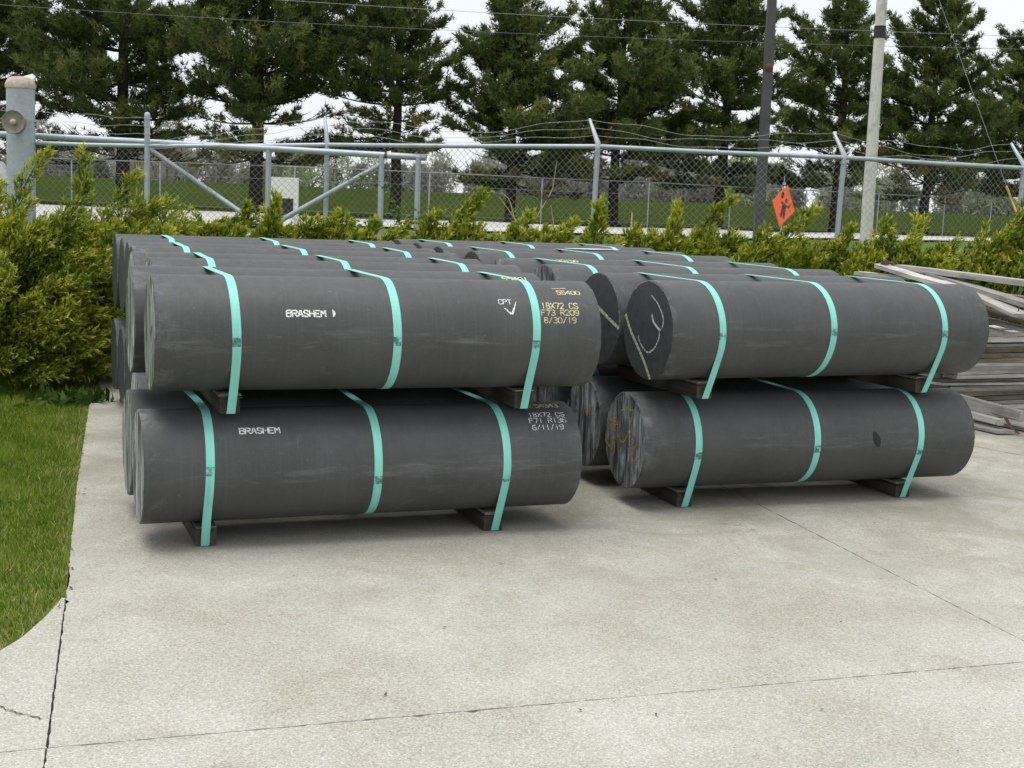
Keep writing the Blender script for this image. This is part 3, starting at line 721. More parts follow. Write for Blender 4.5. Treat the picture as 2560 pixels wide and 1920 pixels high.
# woven diamond mesh
def chain_link(A, B, z0, z1, p=.041, rw=.0020):
    A = np.array(A[:2]); B = np.array(B[:2]); L = np.linalg.norm(B - A); d = (B - A) / L; nrm2 = np.array([-d[1], d[0]])
    nxw = int(L / p); nz = int((z1 - z0) / p)
    Vs = []; Fs = []; base = 0
    k = np.arange(nz + 1)
    for i in range(nxw):
        odd = (k + i) % 2
        xx = i * p + odd * p * 1.04 - .02 * p; zz = z1 + .02 - k * p
        wob = .003 * math.sin(i * .37) + .004 * np.sin(zz * 3 + i * .11)
        yy = np.where(odd == 1, .004, -.004) + wob
        P = np.stack([A[0] + d[0] * xx + nrm2[0] * yy, A[1] + d[1] * xx + nrm2[1] * yy, zz + .004 * math.sin(i * .9)], -1)
        offs = np.array([[0, 0, rw * 1.3], [rw * d[0], rw * d[1], -rw * .7], [-rw * d[0], -rw * d[1], -rw * .7]])
        # offsets roughly across the wire
        offs = np.array([[nrm2[0] * rw, nrm2[1] * rw, 0], [-nrm2[0] * rw * .5 + d[0] * rw * 1.25, -nrm2[1] * rw * .5 + d[1] * rw * 1.25, 0], [-nrm2[0] * rw * .5 - d[0] * rw * 1.25, -nrm2[1] * rw * .5 - d[1] * rw * 1.25, 0]])
        vs = (P[:, None, :] + offs[None]).reshape(-1, 3); Vs.append(vs)
        j = np.arange(nz)[:, None] * 3; c = np.arange(3)[None]
        q = np.stack([j + c, j + (c + 1) % 3, j + 3 + (c + 1) % 3, j + 3 + c], -1).reshape(-1, 4) + base
        Fs.append(q); base += len(vs)
    return np.concatenate(Vs), np.concatenate(Fs)
for i in range(len(fp) - 1):
    a, b = fp[i], fp[i + 1]
    Vv, Ff = chain_link(a, b, .12, min(a[2], b[2])); Vv = Vv - np.array(fo)
    o = npmesh('wire_mesh', Vv, Ff, M['wire'], fence); o['kind'] = 'stuff'
# barbed strands
def barbed(pts, parent, seed):
    rg = random.Random(seed); P = []
    for i in range(len(pts) - 1):
        a, b = Vector(pts[i][0]), Vector(pts[i + 1][0]); sag = pts[i][1]; n = max(2, int((b - a).length / .06)); ph = rg.uniform(0, 6)
        for k in range(n):
            t = k / n; p = a.lerp(b, t); p.z -= sag * 4 * t * (1 - t) * (.75 + .25 * math.sin(ph + 9 * t)) ; p.z += .012 * math.sin(ph + 21 * t) * min(1, 6 * t, 6 * (1 - t)); P.append(p)
    P.append(Vector(pts[-1][0])); m = MB(); m.tube([rel(p) for p in P], .0020, 4)
    for i in range(1, len(P) - 1, 2):
        p = P[i]; d = Vector((rg.uniform(-.4, .4), rg.uniform(-1, 1), rg.uniform(-1, 1))).normalized() * .015
        m.tube([rel(p - d), rel(p + d)], .0012, 3, cap=False)
    return m.build('barbed_wire', M['galv'], parent)
for j, t in enumerate((.98, .66, .34)):
    arm = lambda i: tuple(Vector((fp[i][0], fp[i][1], fp[i][2] + .03)).lerp(Vector(arm_top[i]), t))
    barbed([((-4.557, 16.76, 1.90 - .04 * j), .02), (arm(2), .17 - .03 * j), (arm(3), .12 - .02 * j), (arm(4), .13), (arm(5), .1), (arm(6), 0)], fence, 10 + j)
    barbed([((-6.8, 16.6, 2.25 - .105 * j), .03), ((-4.557, 16.75, 2.19 - .095 * j), 0)], fence, 20 + j)

gate = empty('sliding_gate_frame', (-3.07, 16.76, .1), label='galvanised pipe frame of a sliding gate, its long top pipe ending rusty', cat='gate')
go = Vector(gate.location); gr = lambda p: tuple(Vector(p) - go)
m = MB(); m.tube([gr((-9.6, 17.8, 2.0)), gr((-6.54, 17.3, 1.943)), gr((-3.07, 16.76, 1.882)), gr((-1.13, 16.45, 1.842))], .038, 16); tp = m.build('top_pipe', M['galvp'], gate)
m = MB(); m.tube([gr((-1.63, 16.53, 1.8525)), gr((-1.60, 16.525, 1.852))], .040, 16); m.build('rust_ring', M['rust'], tp)
m = MB(); m.tube([gr((-9.6, 17.8, .85)), gr((-4.44, 16.97, .828)), gr((-1.14, 16.45, .79))], .034, 12); m.build('bottom_pipe', M['galvp'], gate)
for x, y, zt in ((-3.07, 16.76, 1.88), (-1.672, 16.53, 1.85), (-1.225, 16.46, 1.843)):
    m = MB(); m.tube([gr((x + .006, y, .40)), gr((x, y, zt))], .034, 14); m.build('upright', M['galvp'], gate)
m = MB(); m.tube([gr((-4.57, 17.0, 1.818)), gr((-3.02, 16.76, .86))], .030, 12); m.build('brace', M['galvp'], gate)
m = MB(); m.tube([gr((-3.02, 16.73, .95)), gr((-1.69, 16.53, 1.735))], .031, 12); m.build('brace', M['galvp'], gate)

pil = empty('gate_pillar', (-6.15, 16.95, -.07), label='thick grey steel gate pillar with domed cap at the far left', cat='pillar')
m = MB(); m.lathe([(.168, 0), (.168, 2.58)], n=40); m.build('column', M['galvp'], pil)
m = MB(); m.lathe([(.180, 2.56), (.182, 2.615), (.176, 2.622), (.172, 2.63), (.15, 2.675), (.10, 2.70), (0, 2.712)], n=40); m.build('cap', M['cap'], pil)
for sgn in (0,):
    m = MB(); m.lathe([(.0, .012), (.10, .010), (.128, .03), (.140, .045), (.142, .0), (.142, -.03), (.0, -.03)], (.03, -.30, 2.142), 36, axis='y'); wl = m.build('guide_wheel', M['wheel'], pil)
    m = MB(); m.lathe([(.0, .075), (.028, .07), (.038, .05), (.04, 0)], (.03, -.30, 2.142), 20, axis='y'); m.build('hub', M['cap'], wl)
m = MB(); m.box((.235, -.12, 2.13), (.055, .05, .10)); bk = m.build('bracket', M['galv'], pil)
for z in (2.105, 2.155):
    m = MB(); m.lathe([(0, .012), (.011, .010), (.011, 0)], (.232, -.148, z), 10, axis='y'); m.build('bolt', M['dark'], bk)
m = MB(); m.box((.03, -.2, 2.142), (.05, .2, .05)); m.build('axle_arm', M['galv'], pil)

# ================================================================== POLES AND LINES
up_ = empty('utility_pole', (9.12, 36, .42), label='weathered wooden utility pole with a black band near the top', cat='pole')
m = MB(); m.tube([(.02, 0, -.5), (-.03, 0, 6.36), (-.05, 0, 9.4)], [.165, .135, .12], 18); m.build('shaft', M['pole'], up_)
m = MB(); m.tube([(-.024, 0, 5.40), (-.026, 0, 5.71)], .150, 18); m.build('black_band', M['blackp'], up_)
m = MB(); m.lathe([(0, 0), (.04, 0), (.05, .05), (.03, .1), (0, .11)], (.14, -.1, 6.0), 12); m.build('insulator', M['dark'], up_)
dp = empty('steel_light_pole', (6.66, 38, .42), label='dark square steel pole with a rusty plate, left of the wooden pole', cat='pole')
m = MB(); vs = []
for z, r, dx in ((-.4, .135, 0), (9.5, .105, -.055)):
    vs += [(dx - r, -r, z), (dx + r, -r, z), (dx + r, r, z), (dx - r, r, z)]
m.add(vs, [(0, 1, 5, 4), (1, 2, 6, 5), (2, 3, 7, 6), (3, 0, 4, 7), (4, 5, 6, 7)]); m.build('shaft', M['dark'], dp)
m = MB(); m.lathe([(0, .012), (.11, .01), (.115, 0)], (-.03, -.125, 4.74), 20, axis='y'); m.build('rusty_plate', M['rust'], dp)
def wire_obj(name, pts, r, label, mat):
    o_ = Vector(pts[0]); m = MB(); m.tube([tuple(Vector(p) - o_) for p in pts], r, 5, cap=False); o = m.build(name, mat); o.location = o_
    return tag(o, label, 'cable')
def sagline(a, b, c, n=24):
    """parabola through three points, x as parameter"""
    X_ = np.array([a[0], b[0], c[0]]); cy = np.polyfit(X_, [a[1], b[1], c[1]], 2); cz = np.polyfit(X_, [a[2], b[2], c[2]], 2)
    return [(x, float(np.polyval(cy, x)), float(np.polyval(cz, x))) for x in np.linspace(-34, 34, n)]
wire_obj('power_line', sagline((-14.3, 38, 6.015), (-.384, 38, 5.809), (13.55, 38, 5.932)), .0055, 'lower of the two power lines crossing in front of the pines', M['line'])
wire_obj('power_line', sagline((-6.53, 38.1, 6.447), (-.405, 38.1, 6.328), (13.52, 38.1, 6.281)), .0055, 'upper of the two power lines crossing in front of the pines', mat_simple('bright_line', (.30, .30, .30), .5, .3, .1, 3))
gw = empty('guy_wire', (10.50, 27.3, .42), label='thin guy wire slanting down at the right edge, its foot in a yellow sleeve', cat='cable')
m = MB(); m.tube([(0, 0, 0), (-.627, .7, 1.609), (-.533, 6.7, 6.118), (-.48, 9.0, 8.6)], .006, 5); m.build('wire', M['line'], gw)
m = MB(); m.tube([(0, 0, 0), (-.395, .7, 1.118), (-.627, .7, 1.609)], .022, 8); m.build('guard_sleeve', M['yel'], gw)

# ================================================================== ROADSIDE THINGS
ws = empty('roadwork_sign', (9.80, 51, .456), rad(46), label='orange diamond roadwork sign with a black worker figure by the road', cat='sign')
m = MB(); h = .78
m.add([(0, -.012, .22), (h, -.012, 1.0), (0, -.012, 1.78), (-h, -.012, 1.0), (0, .012, .22), (h, .012, 1.0), (0, .012, 1.78), (-h, .012, 1.0)], [(0, 1, 2, 3), (7, 6, 5, 4), (0, 4, 5, 1), (1, 5, 6, 2), (2, 6, 7, 3), (3, 7, 4, 0)])
pn = m.build('panel', M['orange'], ws)
pn.data.transform(Matrix.Translation((0, 0, 1)) @ Matrix.Rotation(rad(13), 4, 'Y') @ Matrix.Translation((0, 0, -1)))
def flat(pts, y=-.016): return [(x, y, z) for x, z in pts]
m = MB()
m.add(flat([(.10 + .085 * math.cos(q), 1.22 + .085 * math.sin(q)) for q in [2*math.pi*k/16 for k in range(16)]]), [tuple(range(16))])
m.add(flat([(-.20 + .10 * math.cos(q), 1.36 + .13 * math.sin(q)) for q in [2*math.pi*k/16 for k in range(16)]], -.017), [tuple(range(16))])
for poly in ([(-.24, 1.14), (-.22, 1.06), (.02, 1.0), (.26, .98), (.34, 1.08), (.30, 1.10), (.22, 1.04), (.02, 1.10)], [(-.10, 1.05), (-.14, .56), (-.02, .56), (.02, .80), (.06, .56), (.18, .56), (.16, 1.05)], [(.30, .98), (.36, .98), (.44, 1.16), (.39, 1.18)]):
    m.add(flat(poly, -.0165), [tuple(range(len(poly)))])
ob = m.build('worker_symbol', M['blackp'], pn); ob.data.transform(Matrix.Translation((0, 0, 1)) @ Matrix.Rotation(rad(13), 4, 'Y') @ Matrix.Translation((0, 0, -1)))
m = MB(); m.tube([(0, .03, .0), (0, .03, 2.1)], .015, 6); m.box((0, .03, 1.82), (.14, .05, .1)); m.build('mast', M['galv'], ws)
for sx in (-1, 1):
    m = MB(); m.tube([(0, .03, .25), (.5 * sx, .25 * sx, .0)], .012, 6); m.build('leg', M['galv'], ws)
wb = empty('notice_board', (-5.30, 31, .42), label='white board with a black lower panel beyond the gate frame', cat='board')
m = MB(); m.box((0, 0, .76), (.62, .06, .92)); m.build('panel', M['whitep'], wb)
m = MB(); m.box((-.03, -.035, .54), (.46, .03, .42)); m.build('black_panel', M['blackp'], wb)
for sx in (-.24, .24):
    m = MB(); m.box((sx, .02, .15), (.06, .04, .4)); m.build('leg', M['whitep'], wb)
stk = MB(); stk.box((0, 0, .25), (.05, .03, .62)); stk.add([(-.02, -.02, .56), (.02, -.02, .56), (.0, 0, .62)], [(0, 1, 2)])
o = stk.build('survey_stake', M['dry']); o.location = (3.79, 46, .45); tag(o, 'thin pale wooden stake standing at the road edge', 'stake')

# white car, only its tail reaching into view at the far left
car = empty('parked_car', (-20.70, 49, .47), 0, label='white car on the road at the far left edge behind the pillar', cat='car')
prof = [(2.24, .35), (2.30, .75), (2.22, 1.05), (2.02, 1.42), (1.70, 1.52), (.0, 1.56), (-.7, 1.46), (-1.2, 1.05), (-2.15, .92), (-2.3, .6), (-2.25, .32)]
m = MB(); n = len(prof)
for yv, sgn in ((-.86, 1), (.86, -1)):
    pass
sec = [(-.80, .94), (-.88, 1.0), (.88, 1.0), (.80, .94)]
vs = []
for yv, k in ((-.78, .97), (-.88, 1.0), (.88, 1.0), (.78, .97)):
    vs += [(x * k, yv * (1 - .14 * max(0, (z - .95)) / .6), z if k == 1 else .35 + (z - .35) * 1.01) for x, z in prof]
fs = [(j * n + i, j * n + (i + 1) % n, (j + 1) * n + (i + 1) % n, (j + 1) * n + i) for j in range(3) for i in range(n)] + [tuple(range(n))[::-1], tuple(range(3 * n, 4 * n))]
m.add(vs, fs, 0, False); m.build('body', M['carw'], car)
for x0, x1, x2, x3 in ((1.1, 1.9, 1.75, 1.15), (-.05, 1.02, 1.02, .0), (-1.0, -.15, -.1, -.62)):
    m = MB(); m.add([(x0, -.886, 1.04), (x1, -.886, 1.04), (x2, -.815, 1.44), (x3, -.815, 1.44)], [(0, 1, 2, 3)]); m.build('window', M['glass'], car)
for x in (1.42, -1.38):
    for yv in (-.86, .86):
        m = MB(); m.lathe([(.20, -.10), (.32, -.10), (.335, -.05), (.335, .05), (.32, .10), (.20, .10)], (x, yv, .33), 28, axis='y'); wh = m.build('wheel', M['rubber'], car)
        m = MB()
        for k in range(5):
            q = 2 * math.pi * k / 5; m.box((x + .1 * math.cos(q), yv - .09 * (1 if yv < 0 else -1), .33 + .1 * math.sin(q)), (.2, .02, .05), Matrix.Rotation(-q, 3, 'Y'))
        m.lathe([(.19, .075), (.215, .09), (.215, .05)], (x, yv, .33), 24, axis='y'); m.build('rim', M['alloy'], wh)
for yv in (-.72, .72):
    m = MB(); m.box((2.25, yv, .88), (.08, .2, .22)); m.build('headlight', M['alloy'], car)

# far chain link fence along the road
ff = empty('far_fence', (4.9, 51.4, .42), label='far chain link fence between the road and the pines', cat='fence')
fl = [(-42, 51.5), (-12.8, 48.9), (-7.8, 47.6), (-3.2, 48.6), (4.8, 51.2), (11.5, 55.2), (18.6, 60.2), (40, 75)]
P = []
for i in range(len(fl) - 1):
    a, b = Vector(fl[i]), Vector(fl[i + 1]); n = max(1, int((b - a).length / 3.1))
    P += [a.lerp(b, k / n) for k in range(n)]
P = [p for p in P if -24 < p.x < 32]
for p in P:
    m = MB(); z = gz(p.x, p.y); m.tube([(p.x - 4.9, p.y - 51.4, z - .45), (p.x - 4.9, p.y - 51.4, z + 1.25)], .028, 6); m.build('post', M['galv'], ff)
for zz, r in ((1.70, .02), (1.25, .007), (.2, .007)):
    m = MB(); m.tube([(p.x - 4.9, p.y - 51.4, gz(p.x, p.y) - .42 + zz) for p in P], r, 4, cap=False); m.build('rail' if zz > 1.6 else 'wire', M['wire'], ff)

# ================================================================== VEGETATION
def tubes_np(paths, radii, n=4):
    Vs, Fs, base = [], [], 0
    for P_, R_ in zip(paths, radii):
        P_ = np.asarray(P_, float); T = nrm(np.gradient(P_, axis=0)); a = np.where(np.abs(T[:, 2:3]) < .9, [[0, 0, 1.]], [[1., 0, 0]])
        U = nrm(np.cross(T, a)); W_ = np.cross(T, U); q = np.arange(n) * 2 * np.pi / n
        ring = P_[:, None] + (U[:, None] * np.cos(q)[None, :, None] + W_[:, None] * np.sin(q)[None, :, None]) * np.asarray(R_)[:, None, None]
        Vs.append(ring.reshape(-1, 3)); k = len(P_)
        j = np.arange(k - 1)[:, None] * n; c = np.arange(n)[None]
        Fs.append(np.stack([j + c, j + (c + 1) % n, j + n + (c + 1) % n, j + n + c], -1).reshape(-1, 4) + base); base += k * n
    return np.concatenate(Vs), np.concatenate(Fs)

def pine_data(seed, H, R0, zb, lean=0.0, fork=False):
    rg = np.random.default_rng(seed)
    tz = np.linspace(-.3, H, 14); wob = np.cumsum(rg.normal(0, .035, 14)); wob2 = np.cumsum(rg.normal(0, .035, 14))
    trunk = np.stack([wob + lean * (tz / H) ** 2 * H, wob2, tz], -1); r0 = .0165 * H + .035
    tr = r0 * np.clip(1 - tz / H, 0, 1) ** .8 + .02; tr[0] *= 1.25
    def tp(z): return np.array([np.interp(z, tz, trunk[:, 0]), np.interp(z, tz, trunk[:, 1]), z])
    az0 = rg.uniform(0, 6.28); lop = rg.uniform(.08, .28); rag = rg.uniform(.40, .62)
    bp, brd, tp_, td, tt = [], [], [], [], []
    z = zb
    while z < H - .15:
        t = (z - zb) / (H - zb)
        prof_ = (.78 + .9 * t if t < .25 else 1.0 * ((1 - t) / .75) ** .95)
        nb = 5
        a0 = rg.uniform(0, 6.28)
        for k in range(nb):
            az = a0 + k * 2 * np.pi / nb + rg.normal(0, .35); Lb = R0 * prof_ * rg.uniform(rag, 1.2) * (1 + lop * math.cos(az - az0)) + .15
            el = np.radians(-8 + 58 * t ** 1.1 + rg.normal(0, 7))
            d = np.array([math.cos(az) * math.cos(el), math.sin(az) * math.cos(el), math.sin(el)]); hor = np.array([-math.sin(az), math.cos(az), 0])
            s = np.linspace(0, 1, 7); bend = rg.normal(0, .10)
            path = tp(z)[None] + d[None] * (Lb * s)[:, None] + np.array([0, 0, 1])[None] * (Lb * .20 * s ** 2.2 - Lb * .05 * s)[:, None] + hor[None] * (Lb * bend * s ** 2)[:, None]
            rb = .011 * Lb + .010; bp.append(path); brd.append(rb * (1 - .85 * s))
            dead = (t < .14 and rg.random() < .6)
            ns = max(4, int(Lb * 5.4))
            for q in range(ns):
                s0 = rg.uniform(.10 if not dead else .2, .98); base = np.array([np.interp(s0, s, path[:, c]) for c in range(3)])
                sd_ = rg.choice([-1, 1]); dd = nrm(d * rg.uniform(.45, 1.0) + hor * sd_ * rg.uniform(.25, .9) + np.array([0, 0, rg.uniform(.0, .6)]))
                l2 = Lb * rg.uniform(.16, .34) * (1.25 - .6 * s0) + .22; u = np.linspace(0, 1, 4)
                sp_ = base[None] + dd[None] * (l2 * u)[:, None] + np.array([0, 0, 1])[None] * (l2 * .18 * u ** 2)[:, None]
                bp.append(sp_); brd.append((rb * .32) * (1 - .7 * u) + .002)
                if dead and rg.random() < .75: continue
                nt_ = int(11 + l2 * 25); uu = rg.uniform(.25, 1.05, nt_)
                pp = base[None] + dd[None] * (l2 * uu)[:, None] + np.array([0, 0, 1])[None] * (l2 * .18 * uu ** 2)[:, None] + rg.normal(0, .085, (nt_, 3)) * np.array([1, 1, .7])
                tp_.append(pp); td.append(np.repeat((dd + np.array([0, 0, .55]))[None], nt_, 0))
                tn = np.minimum(rg.normal(.42, .14) + (.22 if rg.random() < .12 else 0) + .16 * (uu - .5), .84); tt.append(tn if not dead else tn * 0 + rg.uniform(.75, 1.0))
        z += rg.uniform(.40, .62) * (H / 11) * (1.0 if t < .8 else .75)
    TP = np.concatenate(tp_); TD = np.concatenate(td); TT = np.concatenate(tt); K = 5
    P_ = np.repeat(TP, K, 0); D_ = np.repeat(nrm(TD), K, 0) + rg.normal(0, .62, (len(P_), 3)); n = len(P_)
    Vb, Fb = blades(P_, D_, rg.uniform(.15, .28, n), rg.uniform(.030, .052, n), rg)
    tone = np.repeat(np.clip(np.repeat(TT, K) + rg.normal(0, .06, n), 0, 1), 3)
    Vt, Ft = tubes_np([trunk], [tr], 12); Vr, Fr = tubes_np(bp, brd, 4)
    return (Vt, Ft), (Vr, Fr), (Vb, Fb, tone)
PINES = []
def pine(i, x, y, H, R0, zb, rz, label, lean=0, src=None):
    e = empty('pine_tree', (x, y, gz(x, y)), rz, label=label, cat='tree', group='row of pines beyond the road')
    if src is None:
        (Vt, Ft), (Vr, Fr), (Vb, Fb, tn) = pine_data(100 + i, H, R0, zb, lean)
        t = npmesh('trunk', Vt, Ft, M['bark'], e, smooth=True); b = npmesh('branches', Vr, Fr, M['bark'], e); c = npmesh('crown', Vb, Fb, M['pine'], e, tone=tn)
    else:
        k = H / src[1]
        for ch in src[0].children:
            o = ch.copy(); COL.objects.link(o); o.parent = e
        e.scale = (k * R0 / src[2] * src[1] / H, k * R0 / src[2] * src[1] / H, k)
    PINES.append((e, H, R0)); return e
NTH = ['leftmost', 'second', 'third', 'fourth', 'fifth', 'sixth', 'seventh', 'eighth', 'ninth']
rowp = [(-15.0, 52.0, 13.6, 4.3, 1.9), (-9.73, 51.2, 13.0, 4.4, 2.0), (-4.73, 51.2, 9.9, 2.8, 2.6), (-.34, 52, 9.1, 3.1, 1.5), (3.59, 53, 9.7, 3.0, 1.8), (7.9, 55, 12.0, 3.5, 1.8), (13.3, 58, 10.9, 2.9, 2.0), (18.0, 61, 10.9, 3.7, 1.8), (23.3, 64, 10.2, 3.4, 2.0)]
extra = ['behind the tall fence post', 'behind the white board', 'behind the end of the gate pipe', 'with a narrow top in the open sky', 'behind the angled fence post', 'beside the dark steel pole', 'between the orange sign and the wooden pole', 'right of the wooden pole', 'at the right edge']
for i, (x, y, H, R0, zb) in enumerate(rowp):
    pine(i, x, y, H, R0, zb, 0, f'{NTH[i]} pine from the left, trunk {extra[i]}' if i < 8 else 'pine at the right edge of the row, behind the guy wire', lean=.02 if i == 4 else 0)
pine(20, -20.8, 52, 12.4, 4.2, 2.6, 2.1, 'pine cut off by the left edge, branches reaching in above the pillar', src=PINES[1])
pine(21, 28.8, 67, 11.0, 3.5, 2.2, 1.2, 'pine just outside the right end of the row', src=PINES[7])

# hazy mixed wood far behind the berm
rg = np.random.default_rng(5); VV, FF, TT = [], [], []; base = 0
twp, twr = [], []
for k in range(300):
    x = rg.uniform(-80, 95); y = rg.uniform(112, 165); Ht = rg.uniform(1.6, 3.0) if k % 2 else rg.uniform(2.6, 5.6); z0 = gz(x, y); tone0 = rg.choice([.15, .3, .4, .6, .9], p=[.2, .3, .2, .2, .1])
    n = 800; th = rg.uniform(0, 6.28, n); rr_ = np.sqrt(rg.uniform(0, 1, n)) * Ht * .42; hz = rg.uniform(.0, 1, n) ** .9 * Ht
    sh = np.sqrt(np.clip(1 - ((hz / Ht - .35) / .68) ** 2, .05, 1))
    P_ = np.stack([x + rr_ * np.cos(th) * sh, y + rr_ * np.sin(th) * sh, z0 + hz], -1)
    Vb, Fb = blades(P_, rg.normal(0, 1, (n, 3)) + [0, 0, .8], rg.uniform(.28, .65, n), rg.uniform(.09, .21, n), rg)
    VV.append(Vb); FF.append(Fb + base); base += len(Vb); TT.append(np.repeat(np.clip(tone0 + rg.normal(0, .07, n), 0, 1), 3))
    for q in range(3):
        a = np.array([x + rg.normal(0, .5), y, z0]); b = a + [rg.normal(0, 1.0), 0, Ht * rg.uniform(.7, 1.1)]
        twp.append(np.stack([a, (a + b) / 2 + rg.normal(0, .15, 3), b])); twr.append(np.array([.10, .06, .02]))
fw = empty('far_woodland', (0, 100, 0)); fw['kind'] = 'stuff'; fw['label'] = 'hazy grey-green spring woodland far behind the grass berm'
Vw = np.concatenate(VV); Vw[:, 1] -= 100; o = npmesh('foliage', Vw, np.concatenate(FF), M['far'], fw, tone=np.concatenate(TT)); o['kind'] = 'stuff'
Vw, Fw = tubes_np(twp, twr, 4); Vw[:, 1] -= 100; o = npmesh('stems', Vw, Fw, mat_simple('pale_stems', (.15, .135, .115), .9, 0, .2, 3), fw); o['kind'] = 'stuff'

# yew shrubs: arching feathered arms
def yew_data(arms, seed, nleaf=5, leaf=.028, lw=.0085, dens=1.0):
    """arms: list of (start, mid, end, radius)"""
    rg = np.random.default_rng(seed); SP, SD, ST, paths, rads = [], [], [], [], []
    for (a, m_, b, r) in arms:
        a, m_, b = map(np.array, (a, m_, b)); L = np.linalg.norm(m_ - a) + np.linalg.norm(b - m_)
        n = max(4, int(L * 300 * dens * (r / .08) ** 1.2)); t = rg.uniform(.10, 1.0, n) ** .85
        p = ((1 - t) ** 2)[:, None] * a + (2 * t * (1 - t))[:, None] * m_ + (t * t)[:, None] * b
        tg = nrm((2 * (1 - t))[:, None] * (m_ - a) + (2 * t)[:, None] * (b - m_))
        rad_ = nrm(np.cross(tg, rg.normal(size=(n, 3)))); rr_ = r * (1.05 - .80 * t ** 2) * np.sqrt(rg.uniform(.05, 1, n))
        SP.append(p + rad_ * rr_[:, None]); SD.append(tg * 1.15 + rad_ * .60 + np.array([0, 0, .15])); 
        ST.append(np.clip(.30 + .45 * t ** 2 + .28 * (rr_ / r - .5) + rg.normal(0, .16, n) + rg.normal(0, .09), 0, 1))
        u = np.linspace(0, 1, 6); paths.append(((1 - u) ** 2)[:, None] * a + (2 * u * (1 - u))[:, None] * m_ + (u * u)[:, None] * b); rads.append(.008 * (1 - .8 * u) * (r / .08) + .001)
    SP, SD, ST = np.concatenate(SP), nrm(np.concatenate(SD)), np.concatenate(ST); n = len(SP)
    j = np.tile(np.linspace(0, 1, nleaf), n)
    P_ = np.repeat(SP, nleaf, 0) + np.repeat(SD, nleaf, 0) * (j * .045)[:, None]
    D_ = np.repeat(SD, nleaf, 0) * 1.0 + rg.normal(0, .46, (n * nleaf, 3)); k = n * nleaf
    V_, F_ = blades(P_, D_, rg.uniform(.7, 1.3, k) * leaf, rg.uniform(.8, 1.2, k) * lw * 1.15, rg)
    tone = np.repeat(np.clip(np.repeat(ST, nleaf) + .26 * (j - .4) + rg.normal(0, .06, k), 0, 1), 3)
    return (V_, F_, tone), tubes_np(paths, rads, 3)
def yew(x, y, arms, seed, label, **k):
    e = empty('yew_shrub', (x, y, gz(x, y) if y > 9 else -.02), label=label, cat='shrub', group='yew shrubs behind the stacks')
    (V_, F_, t_), (Vs, Fs) = yew_data(arms, seed, **k)
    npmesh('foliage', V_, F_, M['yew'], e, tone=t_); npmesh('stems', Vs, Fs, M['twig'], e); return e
def bez(a, m_, e, t): return tuple((1-t)**2*a[c] + 2*t*(1-t)*m_[c] + t*t*e[c] for c in range(3))
def feather(arms, a, m_, e, r, rg, ns, l0=.10, l1=.22):
    arms.append((a, m_, e, r)); L = math.dist(a, e); d = [(e[c] - a[c]) / L for c in range(3)]
    for q in range(ns):
        t = rg.uniform(.25, .97); b0 = bez(a, m_, e, t); l = rg.uniform(l0, l1) * (1.15 - .5 * t)
        ee = (b0[0] + (d[0] * .8 + rg.uniform(-.55, .65)) * l, b0[1] + (d[1] * .6 + rg.uniform(-.6, .5)) * l, b0[2] + (d[2] * .8 + rg.uniform(-.35, .6)) * l)
        arms.append((b0, ((b0[0]+ee[0])/2, (b0[1]+ee[1])/2, (b0[2]+ee[2])/2 + .012), ee, rg.uniform(.036, .055)))
def row_arms(seed, h, w_, lean=.35, n=15, tall=()):
    rg = random.Random(seed); arms = []
    for k in range(n):                       # slanting feathered arms from a row of crowded stems
        x0 = rg.uniform(-w_ * .9, w_ * .7); y0 = rg.uniform(-.25, .25); z1 = h * rg.uniform(.70, .98)
        a = (x0, y0, h * rg.uniform(.15, .45)); dx = rg.uniform(.10, .75) * (z1 - a[2])
        e = (x0 + dx, y0 + rg.uniform(-.12, .12), z1); m_ = (x0 + dx * .38, y0, a[2] + (z1 - a[2]) * .62)
        feather(arms, a, m_, e, rg.uniform(.07, .105), rg, 7)
    for k in range(n // 2):                  # low filling
        x0 = rg.uniform(-w_, w_); y0 = rg.uniform(-.3, .3); a = (x0 * .6, y0 * .6, .1); e = (x0 + .08, y0, h * rg.uniform(.45, .7)); feather(arms, a, (x0, y0, e[2] * .6), e, .11, rg, 4)
    for (dx, zt, r) in tall:
        feather(arms, (dx * .1 - .1, -.1, h * .45), (dx * .35, -.1, zt * .72), (dx, rg.uniform(-.2, .1), zt), r, rg, 11, .09, .19)
    return arms
